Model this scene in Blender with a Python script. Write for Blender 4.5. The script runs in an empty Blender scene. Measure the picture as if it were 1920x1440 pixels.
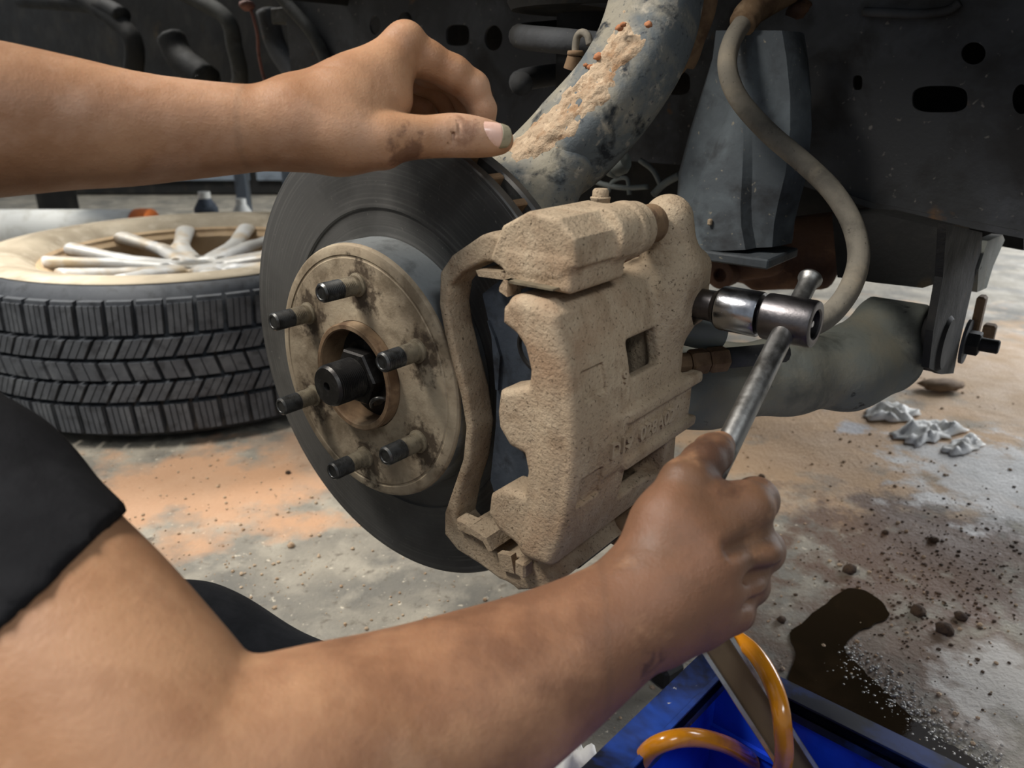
import bpy, bmesh, math, random
import numpy as np
from mathutils import Vector, Matrix, noise as mnoise
from mathutils.geometry import tessellate_polygon
random.seed(7); np.random.seed(7)
S = bpy.context.scene
COL = S.collection

# ------------------------------------------------------------------ camera, world, light, exposure
PITCH = math.radians(21.0); FPX = 1450.0; CAMZ = 0.556
cd = bpy.data.cameras.new('camera'); cam = bpy.data.objects.new('camera', cd); COL.objects.link(cam)
cam.location = (0, 0, CAMZ); cam.rotation_euler = (math.pi/2 - PITCH, 0, 0)
cd.sensor_width = 36; cd.lens = FPX/1920*36; cd.clip_start = 0.01
cd.dof.use_dof = True; cd.dof.focus_distance = 0.56; cd.dof.aperture_fstop = 9.0
S.camera = cam

W = bpy.data.worlds.new('workshop_daylight'); S.world = W; W.use_nodes = True
bg = W.node_tree.nodes['Background']; bg.inputs[0].default_value = (0.80, 0.88, 1.0, 1); bg.inputs[1].default_value = 0.30

def area(name, loc, target, size, size_y, power, color):
    l = bpy.data.lights.new(name, 'AREA'); l.shape = 'RECTANGLE'; l.size = size; l.size_y = size_y
    l.energy = power; l.color = color
    o = bpy.data.objects.new(name, l); COL.objects.link(o); o.location = loc
    o.rotation_euler = (Vector(target)-Vector(loc)).to_track_quat('-Z', 'Y').to_euler()
    return o
area('ceiling_lamp_left', (-1.15, 0.30, 2.0), (-0.05, 0.55, 0.45), 0.9, 0.3, 50, (1.0, 0.95, 0.89))
area('fill_lamp_front', (0.95, -1.25, 2.3), (0.1, 0.6, 0.35), 1.2, 0.4, 20, (0.93, 0.97, 1.0))  # unseen fill lamp, added to brighten the caliper's bridge face
area('open_door_daylight', (3.6, 3.4, 1.5), (0.6, 1.2, 0.0), 2.6, 2.2, 170, (0.95, 0.97, 1.0))
area('workshop_lamp_back', (-1.6, 2.6, 2.6), (-0.7, 1.6, 0.2), 1.2, 0.4, 75, (1.0, 0.97, 0.92))

S.view_settings.view_transform = 'Standard'; S.view_settings.look = 'None'
S.view_settings.gamma = 1; S.view_settings.use_curve_mapping = False
S.view_settings.exposure = 0.18

# ------------------------------------------------------------------ coordinates
RT = np.array([1., 0, 0]); FW = np.array([0, math.cos(PITCH), -math.sin(PITCH)]); UP = np.array([0, math.sin(PITCH), math.cos(PITCH)])
CP = np.array([0, 0, CAMZ])
HUB = np.array([-0.09353, 0.57049, 0.35368])              # centre of the brake disc's outer face
N = np.array([-.6346, -.7728, 0]); N /= np.linalg.norm(N)   # axle direction, outboard
E1 = np.array([-N[1], N[0], 0]); E2 = np.array([0, 0, 1.])
ML = np.array([E1, E2, N])                                  # world -> disc frame (a forward, b up, c outboard)
def at(x, y, d): return CP + d*(RT*(x-960)/FPX - UP*(y-720)/FPX + FW)
def onc(x, y, c):
    d = ML@(RT*(x-960)/FPX - UP*(y-720)/FPX + FW); o = ML@(CP-HUB); t = (c-o[2])/d[2]; return CP + t*(ML.T@d)
def onz(x, y, z=0.0):
    d = RT*(x-960)/FPX - UP*(y-720)/FPX + FW; t = (z-CP[2])/d[2]; return CP + t*d
def loc(a, b, c): return HUB + a*E1 + b*E2 + c*N

# ------------------------------------------------------------------ materials
def new_mat(name):
    m = bpy.data.materials.new(name); m.use_nodes = True; nt = m.node_tree
    return m, nt, nt.nodes['Principled BSDF']
def mat(name, base, layers=(), rough=(0.6, 0.8), rscale=30, metal=0.0, bump=(), spec=0.5, coat=0, sss=0, blobs=(), trans=0, ior=1.45, coords='world', stretch=None, rings=None):
    """layers: (colour, scale, lo, hi[, detail, distortion]); blobs: (colour, centre, radius, amount, noise scale); bump: (scale, distance) list"""
    m, nt, p = new_mat(name); nd = nt.nodes; ln = nt.links
    if coords == 'world':
        src = nd.new('ShaderNodeNewGeometry').outputs['Position']
    else:
        src = nd.new('ShaderNodeTexCoord').outputs['Object']
    vec = src
    if stretch:
        mp = nd.new('ShaderNodeMapping'); mp.inputs['Scale'].default_value = stretch; ln.new(src, mp.inputs[0]); vec = mp.outputs[0]
    def nz(scale, detail=4, dist=0.0, rough=0.6):
        n = nd.new('ShaderNodeTexNoise'); n.inputs['Scale'].default_value = scale; n.inputs['Detail'].default_value = detail
        n.inputs['Distortion'].default_value = dist; n.inputs['Roughness'].default_value = rough
        ln.new(vec, n.inputs['Vector']); return n.outputs['Fac']
    def rng(x, lo, hi, a=0.0, b=1.0):
        r = nd.new('ShaderNodeMapRange'); r.inputs[1].default_value = lo; r.inputs[2].default_value = hi
        r.inputs[3].default_value = a; r.inputs[4].default_value = b; ln.new(x, r.inputs[0]); return r.outputs[0]
    def mul(a, b):
        q = nd.new('ShaderNodeMath'); q.operation = 'MULTIPLY'; ln.new(a, q.inputs[0])
        if isinstance(b, float): q.inputs[1].default_value = b
        else: ln.new(b, q.inputs[1])
        return q.outputs[0]
    def mix(fac, c0, c1):
        x = nd.new('ShaderNodeMix'); x.data_type = 'RGBA'; ln.new(fac, x.inputs[0])
        if isinstance(c0, tuple): x.inputs[6].default_value = (*c0, 1)
        else: ln.new(c0, x.inputs[6])
        x.inputs[7].default_value = (*c1, 1); return x.outputs[2]
    cur = tuple(base); ncache = {}
    for L in layers:
        c, s, lo, hi = L[:4]; det = L[4] if len(L) > 4 else 5; ds = L[5] if len(L) > 5 else 0.3
        cur = mix(rng(nz(s, det, ds), lo, hi), cur, c)
    for B in blobs:
        c, ctr, rad, amt, ns = B[:5]
        sub = nd.new('ShaderNodeVectorMath'); sub.operation = 'SUBTRACT'; ln.new(src, sub.inputs[0]); sub.inputs[1].default_value = tuple(ctr)
        dv = nd.new('ShaderNodeVectorMath'); dv.operation = 'DIVIDE'; ln.new(sub.outputs[0], dv.inputs[0])
        dv.inputs[1].default_value = (rad, rad, rad) if not isinstance(rad, tuple) else rad
        le = nd.new('ShaderNodeVectorMath'); le.operation = 'LENGTH'; ln.new(dv.outputs[0], le.inputs[0])
        ad = nd.new('ShaderNodeMath'); ad.operation = 'ADD'; ln.new(le.outputs['Value'], ad.inputs[0]); ns = min((9, 24, 60, 130), key=lambda v: abs(math.log(v/ns)))
        if ns not in ncache: ncache[ns] = rng(nz(ns, 5), .25, .75, -.75, .75)
        ln.new(ncache[ns], ad.inputs[1])
        cur = mix(rng(ad.outputs[0], .55, 1.1, amt, 0.0), cur, c)
    if rings:      # concentric scoring round an axis
        ctr, ax, rs, rc, amt = rings
        sb = nd.new('ShaderNodeVectorMath'); sb.operation = 'SUBTRACT'; ln.new(src, sb.inputs[0]); sb.inputs[1].default_value = tuple(ctr)
        cr_ = nd.new('ShaderNodeVectorMath'); cr_.operation = 'CROSS_PRODUCT'; ln.new(sb.outputs[0], cr_.inputs[0]); cr_.inputs[1].default_value = tuple(ax)
        le_ = nd.new('ShaderNodeVectorMath'); le_.operation = 'LENGTH'; ln.new(cr_.outputs[0], le_.inputs[0])
        n1 = nd.new('ShaderNodeTexNoise'); n1.noise_dimensions = '1D'; n1.inputs['Scale'].default_value = rs; n1.inputs['Detail'].default_value = 5; ln.new(le_.outputs['Value'], n1.inputs['W'])
        cur = mix(mul(rng(n1.outputs['Fac'], .48, .72), rng(nz(24, 4), .4, .65, .15*amt, amt)), cur, rc)
    if isinstance(cur, tuple): p.inputs['Base Color'].default_value = (*cur, 1)
    else: ln.new(cur, p.inputs['Base Color'])
    ln.new(rng(nz(rscale, 4), .3, .7, rough[0], rough[1]), p.inputs['Roughness'])
    p.inputs['Metallic'].default_value = metal; p.inputs['Specular IOR Level'].default_value = spec
    p.inputs['IOR'].default_value = ior
    if coat: p.inputs['Coat Weight'].default_value = coat; p.inputs['Coat Roughness'].default_value = 0.15
    if sss:
        p.inputs['Subsurface Weight'].default_value = sss; p.inputs['Subsurface Radius'].default_value = (1, .35, .2); p.inputs['Subsurface Scale'].default_value = 0.006
    if trans: p.inputs['Transmission Weight'].default_value = trans
    last = None
    for (bs, bd) in bump:
        b = nd.new('ShaderNodeBump'); b.inputs['Strength'].default_value = 1; b.inputs['Distance'].default_value = bd
        ln.new(nz(bs, 6), b.inputs['Height'])
        if last: ln.new(last, b.inputs['Normal'])
        last = b.outputs[0]
    if last: ln.new(last, p.inputs['Normal'])
    return m

def sr(r, g, b):   # sRGB 0-255 to linear
    f = lambda v: (v/255/12.92) if v/255 <= .04045 else ((v/255+.055)/1.055)**2.4
    return (f(r), f(g), f(b))
DUST = sr(172, 152, 126)
M = {}
M['dust'] = mat('dusty_cast_iron', sr(166, 147, 122), [(sr(156, 130, 104), 11, .5, .66), (sr(186, 168, 142), 22, .45, .7), (sr(138, 116, 92), 40, .55, .75), (sr(92, 77, 61), 500, .58, .72, 3)], (.75, .95), 60, spec=.25, bump=[(420, .0011), (60, .0008)])
M['dust_dark'] = mat('worn_cast_iron', sr(140, 118, 94), [(sr(168, 148, 122), 30, .5, .7), (sr(70, 58, 46), 300, .6, .75, 3)], (.75, .95), 60, spec=.25, bump=[(300, .0008)])
M['hat'] = mat('dusty_disc_hat', sr(146, 132, 112), [(sr(112, 100, 84), 38, .48, .62), (sr(166, 152, 130), 16, .5, .66), (sr(60, 52, 44), 260, .66, .78, 3)], (.6, .85), 50, metal=.15, spec=.3, bump=[(300, .0004)])
M['stain'] = mat('rust_stained_dust', sr(74, 62, 50), [(sr(120, 104, 84), 160, .5, .66)], (.8, .95), spec=.2, bump=[(350, .0008)])
M['disc'] = mat('worn_disc_steel', sr(112, 111, 108), [(sr(88, 87, 85), 9, .45, .65), (sr(140, 137, 130), 300, .68, .8, 2)], (.42, .58), 14, metal=.7, spec=.4, bump=[(900, .00006)], rings=(HUB, N, 420, sr(160, 158, 152), .32))
M['disc_in'] = mat('disc_hat_side', sr(118, 122, 122), [(sr(146, 140, 126), 18, .5, .7), (sr(78, 80, 80), 40, .5, .7)], (.55, .8), metal=.2, bump=[(300, .0004)])
M['rustbrown'] = mat('brown_rust', sr(122, 98, 72), [(sr(92, 70, 50), 60, .45, .65), (sr(150, 128, 100), 30, .52, .7)], (.75, .95), bump=[(200, .0006)])
M['steel_dark'] = mat('oily_dark_steel', sr(62, 60, 58), [(sr(90, 88, 84), 90, .5, .7)], (.3, .5), metal=.8, bump=[(500, .0001)])
M['thread'] = mat('stud_thread_steel', sr(92, 92, 90), [(sr(60, 58, 54), 120, .45, .65)], (.32, .5), metal=.8)
M['thread_rust'] = mat('stud_thread_dusty', sr(128, 118, 98), [(sr(92, 82, 66), 120, .45, .65)], (.5, .7), metal=.4)
M['pad'] = mat('painted_pad_plate', sr(64, 72, 82), [(sr(84, 92, 102), 30, .5, .7), (sr(40, 44, 50), 60, .5, .7)], (.55, .75), metal=.2, bump=[(300, .0003)])
M['black_hole'] = mat('grimy_black', sr(22, 21, 20), [(sr(36, 33, 30), 60, .5, .7)], (.6, .8))
M['chrome'] = mat('worn_chrome', sr(176, 178, 182), [(sr(120, 120, 122), 60, .5, .72)], (.16, .3), 80, metal=1.0, bump=[(260, .00012)])
M['chrome_dark'] = mat('dark_worn_chrome', sr(108, 105, 106), [(sr(90, 88, 88), 90, .5, .7)], (.28, .44), 80, metal=1.0, bump=[(260, .00015)])
M['chrome_bar'] = mat('worn_bar_steel', sr(158, 157, 154), [(sr(112, 110, 106), 70, .48, .68)], (.34, .5), 80, metal=1.0, bump=[(300, .00015)])
M['hose'] = mat('dusty_rubber_hose', sr(128, 122, 110), [(sr(96, 92, 84), 30, .48, .68), (sr(150, 140, 122), 14, .5, .68), (sr(56, 54, 50), 300, .66, .78, 3)], (.75, .95), spec=.25, bump=[(260, .0005)])
M['knuckle'] = mat('dusty_painted_knuckle', sr(92, 98, 100), [(sr(140, 134, 118), 16, .44, .58), (sr(34, 38, 42), 30, .56, .64), (sr(170, 162, 146), 70, .58, .72), (sr(60, 64, 68), 220, .6, .72, 3)], (.6, .85), spec=.35, bump=[(240, .0007)])
M['dirt'] = mat('dried_earth', sr(180, 158, 132), [(sr(152, 120, 90), 60, .48, .66), (sr(206, 184, 156), 120, .52, .7), (sr(96, 76, 58), 380, .64, .76, 3)], (.9, 1), spec=.15, bump=[(420, .0014), (110, .0014)])
M['redearth'] = mat('red_earth', sr(178, 122, 88), [(sr(140, 92, 62), 90, .45, .65)], (.9, 1), spec=.15, bump=[(300, .0012)])
M['frame'] = mat('dusty_black_frame', sr(66, 67, 68), [(sr(84, 86, 88), 7, .48, .64), (sr(48, 47, 45), 11, .5, .65), (sr(120, 88, 54), 13, .66, .74), (sr(120, 116, 108), 130, .68, .76, 2)], (.6, .8), 20, spec=.35, bump=[(200, .0005)])
M['frame_dark'] = mat('black_underbody', sr(38, 38, 37), [(sr(54, 52, 48), 12, .5, .66), (sr(74, 62, 44), 9, .62, .74)], (.65, .85), spec=.3, bump=[(120, .0008)])
M['fender'] = mat('dusty_inner_fender', sr(62, 62, 58), [(sr(80, 80, 78), 12, .48, .64), (sr(120, 96, 62), 7, .56, .68), (sr(40, 38, 34), 24, .55, .7)], (.65, .85), spec=.3, bump=[(120, .0007)])
M['cone'] = mat('dusty_bump_bracket', sr(78, 84, 88), [(sr(96, 104, 108), 14, .48, .64), (sr(56, 58, 60), 22, .5, .66), (sr(140, 134, 118), 200, .68, .76, 2)], (.5, .75), spec=.4, bump=[(240, .0003)])
M['armmetal'] = mat('muddy_control_arm', sr(120, 123, 115), [(sr(134, 130, 114), 13, .46, .62), (sr(86, 88, 82), 18, .54, .68), (sr(30, 30, 30), 46, .64, .72)], (.6, .85), spec=.35, bump=[(180, .0006)])
M['boot'] = mat('ball_joint_metal', sr(120, 126, 122), [(sr(96, 98, 92), 30, .5, .66)], (.45, .65), spec=.4)
M['rusty'] = mat('rusty_axle_casting', sr(96, 68, 48), [(sr(70, 48, 36), 14, .46, .62), (sr(122, 90, 64), 26, .55, .7)], (.75, .95), bump=[(150, .001)])
M['rubber'] = mat('tyre_rubber', sr(66, 69, 73), [(sr(82, 85, 88), 20, .48, .66), (sr(50, 52, 55), 50, .5, .66)], (.6, .8), 20, spec=.4, bump=[(300, .0003)])
M['rubber_dusty'] = mat('dusty_sidewall', sr(196, 182, 158), [(sr(164, 150, 128), 6, .46, .64), (sr(214, 202, 180), 20, .5, .68)], (.8, .95), spec=.2, bump=[(200, .0004)])
M['alloy'] = mat('dusty_silver_alloy', sr(214, 211, 203), [(sr(206, 184, 150), 8, .48, .62), (sr(232, 232, 230), 20, .5, .7)], (.35, .6), metal=.12)
M['alloy_dust'] = mat('brown_dust_on_alloy', sr(206, 178, 140), [(sr(178, 150, 116), 14, .48, .66)], (.7, .9), metal=.1)
M['skin'] = mat('skin', sr(174, 132, 99), [(sr(152, 110, 79), 16, .42, .62), (sr(191, 153, 126), 9, .52, .7), (sr(158, 114, 85), 420, .60, .85, 2)], (.42, .58), 60, spec=.4, sss=.12,
  bump=[(700, .00025), (150, .0004)],
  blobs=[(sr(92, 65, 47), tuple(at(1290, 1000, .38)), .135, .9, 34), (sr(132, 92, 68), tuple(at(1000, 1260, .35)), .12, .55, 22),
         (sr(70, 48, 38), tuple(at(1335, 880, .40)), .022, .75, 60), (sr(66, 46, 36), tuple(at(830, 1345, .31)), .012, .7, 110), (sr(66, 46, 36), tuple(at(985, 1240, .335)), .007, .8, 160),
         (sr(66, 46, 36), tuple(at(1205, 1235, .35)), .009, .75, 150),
         (sr(92, 60, 44), tuple(at(760, 290, .45)), .014, .7, 90), (sr(120, 80, 60), tuple(at(870, 250, .46)), .010, .5, 160)])
M['nail'] = mat('fingernail', sr(226, 186, 168), [(sr(206, 160, 140), 120, .5, .7)], (.25, .35), coat=.3)
M['nail_tip'] = mat('grubby_nail_tip', sr(150, 142, 118), [(sr(120, 110, 90), 200, .5, .7)], (.3, .45))
M['shirt'] = mat('black_cotton_shirt', sr(24, 24, 26), [(sr(32, 32, 34), 40, .45, .65)], (.85, .95), spec=.2, bump=[(1400, .0003), (30, .002)])
M['trousers'] = mat('charcoal_trousers', sr(36, 37, 40), [(sr(46, 47, 50), 40, .45, .65)], (.8, .95), spec=.2, bump=[(1200, .0003), (26, .002)])
M['blue'] = mat('blue_crate_plastic', sr(14, 58, 188), [(sr(8, 38, 140), 14, .48, .66), (sr(24, 26, 34), 20, .64, .76)], (.3, .45), 20, spec=.5, bump=[(100, .0003)])
M['blue_rim'] = mat('scuffed_blue_rim', sr(26, 44, 92), [(sr(18, 21, 32), 26, .42, .58), (sr(30, 66, 150), 12, .58, .72), (sr(150, 150, 150), 160, .7, .78)], (.35, .55), spec=.5)
M['amber'] = mat('amber_fluid_hose', sr(206, 132, 24), [(sr(150, 90, 20), 20, .5, .7)], (.15, .25), spec=.6, coat=.5, trans=.15)
M['channel'] = mat('worn_channel_steel', sr(170, 168, 162), [(sr(120, 108, 90), 50, .5, .7)], (.25, .4), metal=.9)
M['channel_in'] = mat('grimy_channel_web', sr(76, 62, 44), [(sr(70, 56, 42), 60, .5, .7)], (.5, .7), metal=.3)
M['puddle'] = mat('oily_brown_water', sr(36, 28, 18), [(sr(52, 40, 26), 12, .5, .7)], (.03, .06), spec=.6, bump=[(30, .0002)])
M['wet'] = mat('wet_film', sr(160, 144, 122), [(sr(136, 118, 98), 24, .42, .58), (sr(182, 172, 156), 40, .5, .66)], (.2, .5), 60, spec=.5, bump=[(180, .0016), (40, .0012)])
M['bubble'] = mat('soapy_bubble', sr(190, 186, 176), (), (.03, .06), spec=.8, trans=.5)
M['paper'] = mat('crumpled_paper', sr(238, 237, 232), [(sr(206, 202, 192), 30, .5, .7)], (.6, .8), bump=[(60, .0012)])
M['letter'] = mat('dusty_raised_letter', sr(172, 154, 130), [(sr(150, 130, 106), 40, .5, .7)], (.75, .95), spec=.25)
M['clod'] = mat('dark_clod', sr(82, 64, 48), [(sr(56, 44, 36), 120, .45, .65)], (.9, 1), bump=[(300, .002)])
M['grey_paint'] = mat('grey_painted_steel', sr(130, 140, 150), [(sr(104, 112, 120), 14, .5, .66)], (.4, .6))
M['wall'] = mat('workshop_wall_paint', sr(196, 196, 188), [(sr(170, 168, 158), 2, .45, .65)], (.8, .95))
M['white_plastic'] = mat('white_plastic', sr(220, 220, 214), [(sr(196, 194, 184), 20, .5, .7)], (.4, .6))
M['orange_plastic'] = mat('orange_plastic', sr(226, 120, 52), [(sr(190, 96, 44), 20, .5, .7)], (.4, .6))
M['wire'] = mat('reddish_wire', sr(128, 86, 74), [(sr(96, 66, 56), 60, .5, .7)], (.6, .8))
M['floor'] = mat('dirty_concrete', sr(142, 136, 123), [(sr(114, 111, 103), 5, .42, .6, 6), (sr(162, 155, 140), 14, .48, .66, 6), (sr(100, 92, 80), 60, .58, .72, 5), (sr(208, 198, 178), 110, .64, .74, 3)], (.55, .85), 12, spec=.35,
  bump=[(180, .0016), (40, .0016)],
  blobs=[(sr(196, 152, 116), tuple(onz(330, 930)), (.24, .15, 1), .8, 9), (sr(196, 152, 116), tuple(onz(620, 850)), (.14, .2, 1), .45, 9),
         (sr(196, 160, 122), tuple(onz(1560, 830)), (.32, .26, 1), .8, 7), (sr(206, 170, 130), tuple(onz(1850, 700)), (.55, .5, 1), .7, 5),
         (sr(96, 70, 52), tuple(onz(1740, 1030)), (.20, .16, 1), .9, 24), (sr(96, 74, 58), tuple(onz(1640, 1220)), (.14, .12, 1), .7, 22),
         (sr(110, 82, 62), tuple(onz(1850, 1250)), (.1, .1, 1), .6, 30), (sr(204, 202, 198), tuple(onz(1880, 905)), (.15, .17, 1), .85, 22), (sr(196, 192, 184), tuple(onz(1890, 1290)), (.07, .08, 1), .8, 30), (sr(186, 190, 196), tuple(onz(1600, 803)), (.035, .03, 1), .8, 30), (sr(200, 198, 194), tuple(onz(1760, 850)), (.10, .05, 1), .6, 24)])  # pale blobs at the right edge put the wet floor's sheen into the colour

# ------------------------------------------------------------------ mesh / object helpers
ROOTLOC = {}
def thing(name, label, cat, location, group=None, kind=None):
    o = bpy.data.objects.new(name, None); COL.objects.link(o); o.empty_display_size = .02
    o.location = tuple(location); ROOTLOC[o.name] = np.array(location, float)
    o['label'] = label; o['category'] = cat
    if group: o['group'] = group
    if kind: o['kind'] = kind
    return o
def tag(o, label, cat=None, group=None, kind=None):
    o['label'] = label
    if cat: o['category'] = cat
    if group: o['group'] = group
    if kind: o['kind'] = kind
    return o
def base_of(parent):
    while parent is not None and parent.parent is not None: parent = parent.parent
    return ROOTLOC.get(parent.name, np.zeros(3)) if parent is not None else np.zeros(3)
def make(name, V, F, m, parent=None, smooth=True, location=None, autosmooth=None):
    """V in world metres; placed relative to its thing"""
    V = np.asarray(V, np.float32).reshape(-1, 3)
    off = base_of(parent) if parent is not None else (np.array(location, float) if location is not None else V.mean(0)*[1, 1, 0] + [0, 0, V[:, 2].min()])
    me = bpy.data.meshes.new(name)
    Vl = (V - off).astype(np.float32)
    if isinstance(F, np.ndarray):
        nf, w = F.shape
        me.vertices.add(len(Vl)); me.vertices.foreach_set('co', Vl.ravel())
        me.loops.add(nf*w); me.loops.foreach_set('vertex_index', F.astype(np.int32).ravel())
        me.polygons.add(nf); me.polygons.foreach_set('loop_start', np.arange(0, nf*w, w, dtype=np.int32))
        me.update(calc_edges=True)
    else:
        me.from_pydata(Vl.tolist(), [], [list(map(int, f)) for f in F])
    me.validate()
    me.materials.append(M[m] if isinstance(m, str) else m)
    o = bpy.data.objects.new(name, me); COL.objects.link(o)
    if parent is not None: o.parent = parent
    else: o.location = tuple(off); ROOTLOC[o.name] = off
    if smooth:
        me.polygons.foreach_set('use_smooth', np.ones(len(me.polygons), bool))
        if autosmooth:
            bm = bmesh.new(); bm.from_mesh(me); lim = math.radians(autosmooth)
            for e in bm.edges:
                if len(e.link_faces) == 2 and e.calc_face_angle(0) > lim: e.smooth = False
            bm.to_mesh(me); bm.free()
    return o
class MB:
    """collects simple shapes in world metres"""
    def __init__(s): s.V = []; s.F = []
    def put(s, V, F):
        k = len(s.V); s.V += [tuple(map(float, v)) for v in V]; s.F += [[i+k for i in f] for f in F]; return s
    def box(s, c, half, R=np.eye(3), bev=0.0):
        c = np.array(c, float); R = np.array(R, float); h = np.array(half, float)
        if bev <= 0:
            V = [c + R.T@(h*np.array(q)) for q in [(-1,-1,-1),(1,-1,-1),(1,1,-1),(-1,1,-1),(-1,-1,1),(1,-1,1),(1,1,1),(-1,1,1)]]
            return s.put(V, [(3,2,1,0),(4,5,6,7),(0,1,5,4),(1,2,6,5),(2,3,7,6),(3,0,4,7)])
        V = []; F = []
        b = bev; idx = {}
        for sx in (-1,1):
            for sy in (-1,1):
                for sz in (-1,1):
                    for ax in range(3):
                        q = np.array([sx,sy,sz])*h; 
                        for k in range(3):
                            if k != ax: q[k] -= b*(sx,sy,sz)[k]
                        idx[(sx,sy,sz,ax)] = len(V); V.append(c + R.T@q)
        for ax in range(3):
            u, v = (ax+1)%3, (ax+2)%3
            for sg in (-1,1):
                quad = []
                for (p, q) in ((-1,-1),(1,-1),(1,1),(-1,1)):
                    t = [0,0,0]; t[ax]=sg; t[u]=p; t[v]=q; quad.append(idx[(*t,ax)])
                F.append(quad if sg > 0 else quad[::-1])
        for ax in range(3):
            u, v = (ax+1)%3, (ax+2)%3
            for p in (-1,1):
                for q in (-1,1):
                    t0=[0,0,0]; t0[ax]=-1; t0[u]=p; t0[v]=q; t1=list(t0); t1[ax]=1
                    f=[idx[(*t0,u)], idx[(*t1,u)], idx[(*t1,v)], idx[(*t0,v)]]
                    F.append(f if p*q < 0 else f[::-1])
        for sx in (-1,1):
            for sy in (-1,1):
                for sz in (-1,1):
                    f=[idx[(sx,sy,sz,0)], idx[(sx,sy,sz,1)], idx[(sx,sy,sz,2)]]
                    F.append(f if sx*sy*sz > 0 else f[::-1])
        return s.put(V, F)
    def lathe(s, o, axis, prof, n=48, close=False):
        """prof: (radius, height along axis)"""
        ax = np.array(axis, float); ax /= np.linalg.norm(ax)
        t = np.array([0,0,1.]) if abs(ax[2]) < .9 else np.array([1.,0,0]); u = np.cross(t, ax); u /= np.linalg.norm(u); v = np.cross(ax, u)
        V = []; F = []
        for (r, h) in prof:
            for i in range(n):
                a = 2*math.pi*i/n; V.append(np.array(o) + ax*h + r*(math.cos(a)*u + math.sin(a)*v))
        m = len(prof)
        for j in range(m-1 if not close else m):
            j2 = (j+1) % m
            for i in range(n):
                i2 = (i+1) % n; F.append((j*n+i, j*n+i2, j2*n+i2, j2*n+i))
        if not close:
            if prof[0][0] > 1e-6: F.append(tuple(range(n))[::-1])
            if prof[-1][0] > 1e-6: F.append(tuple((m-1)*n+i for i in range(n)))
        return s.put(V, F)
    def cyl(s, p, q, r, r2=None, n=24, bev=0.0):
        p = np.array(p, float); q = np.array(q, float); L = np.linalg.norm(q-p); r2 = r if r2 is None else r2
        if bev: prof = [(r-bev,0),(r,bev),(r2,L-bev),(r2-bev,L)]
        else: prof = [(r,0),(r2,L)]
        return s.lathe(p, (q-p)/L, prof, n)
    def tube(s, pts, r, n=12, cap=True):
        P = np.array(pts, float); m = len(P); R = [r]*m if np.isscalar(r) else list(r)
        V = []; F = []; prev = None
        for i in range(m):
            t = P[min(i+1,m-1)] - P[max(i-1,0)]; t /= (np.linalg.norm(t)+1e-12)
            if prev is None:
                a = np.array([0,0,1.]) if abs(t[2]) < .9 else np.array([1.,0,0]); u = np.cross(a, t)
            else: u = prev - t*(prev@t)
            u /= np.linalg.norm(u); prev = u; v = np.cross(t, u)
            for k in range(n):
                a = 2*math.pi*k/n; V.append(P[i] + R[i]*(math.cos(a)*u + math.sin(a)*v))
        for i in range(m-1):
            for k in range(n):
                k2 = (k+1) % n; F.append((i*n+k, i*n+k2, (i+1)*n+k2, (i+1)*n+k))
        if cap: F.append(tuple(range(n))[::-1]); F.append(tuple((m-1)*n+k for k in range(n)))
        return s.put(V, F)
    def prism(s, poly, frame, z0, z1):
        """poly in (u,v); frame = (origin, u, v, w)"""
        o, u, v, w = [np.array(q, float) for q in frame]; n = len(poly)
        V = [o + u*p[0] + v*p[1] + w*z0 for p in poly] + [o + u*p[0] + v*p[1] + w*z1 for p in poly]
        tris = tessellate_polygon([[Vector((p[0], p[1], 0)) for p in poly]])
        A = sum(poly[i][0]*poly[(i+1)%n][1]-poly[(i+1)%n][0]*poly[i][1] for i in range(n))
        F = []
        for t in tris:
            a = (poly[t[1]][0]-poly[t[0]][0])*(poly[t[2]][1]-poly[t[0]][1])-(poly[t[2]][0]-poly[t[0]][0])*(poly[t[1]][1]-poly[t[0]][1])
            t = tuple(t) if a > 0 else tuple(t)[::-1]
            F.append(tuple(i+n for i in t)); F.append(t[::-1])
        for i in range(n):
            j = (i+1) % n; f = (i, j, j+n, i+n); F.append(f if A > 0 else f[::-1])
        return s.put(V, F)
    def build(s, name, m, parent=None, smooth=False, auto=None, location=None):
        return make(name, s.V, s.F, m, parent, smooth or bool(auto), location, auto)
def spline(pts, n=10):
    P = [np.array(p, float) for p in pts]; out = []
    Q = [2*P[0]-P[1]] + P + [2*P[-1]-P[-2]]
    for i in range(1, len(Q)-2):
        p0,p1,p2,p3 = Q[i-1:i+3]
        for k in range(n):
            t = k/n; out.append(.5*((2*p1)+(-p0+p2)*t+(2*p0-5*p1+4*p2-p3)*t*t+(-p0+3*p1-3*p2+p3)*t**3))
    out.append(P[-1]); return out

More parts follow.
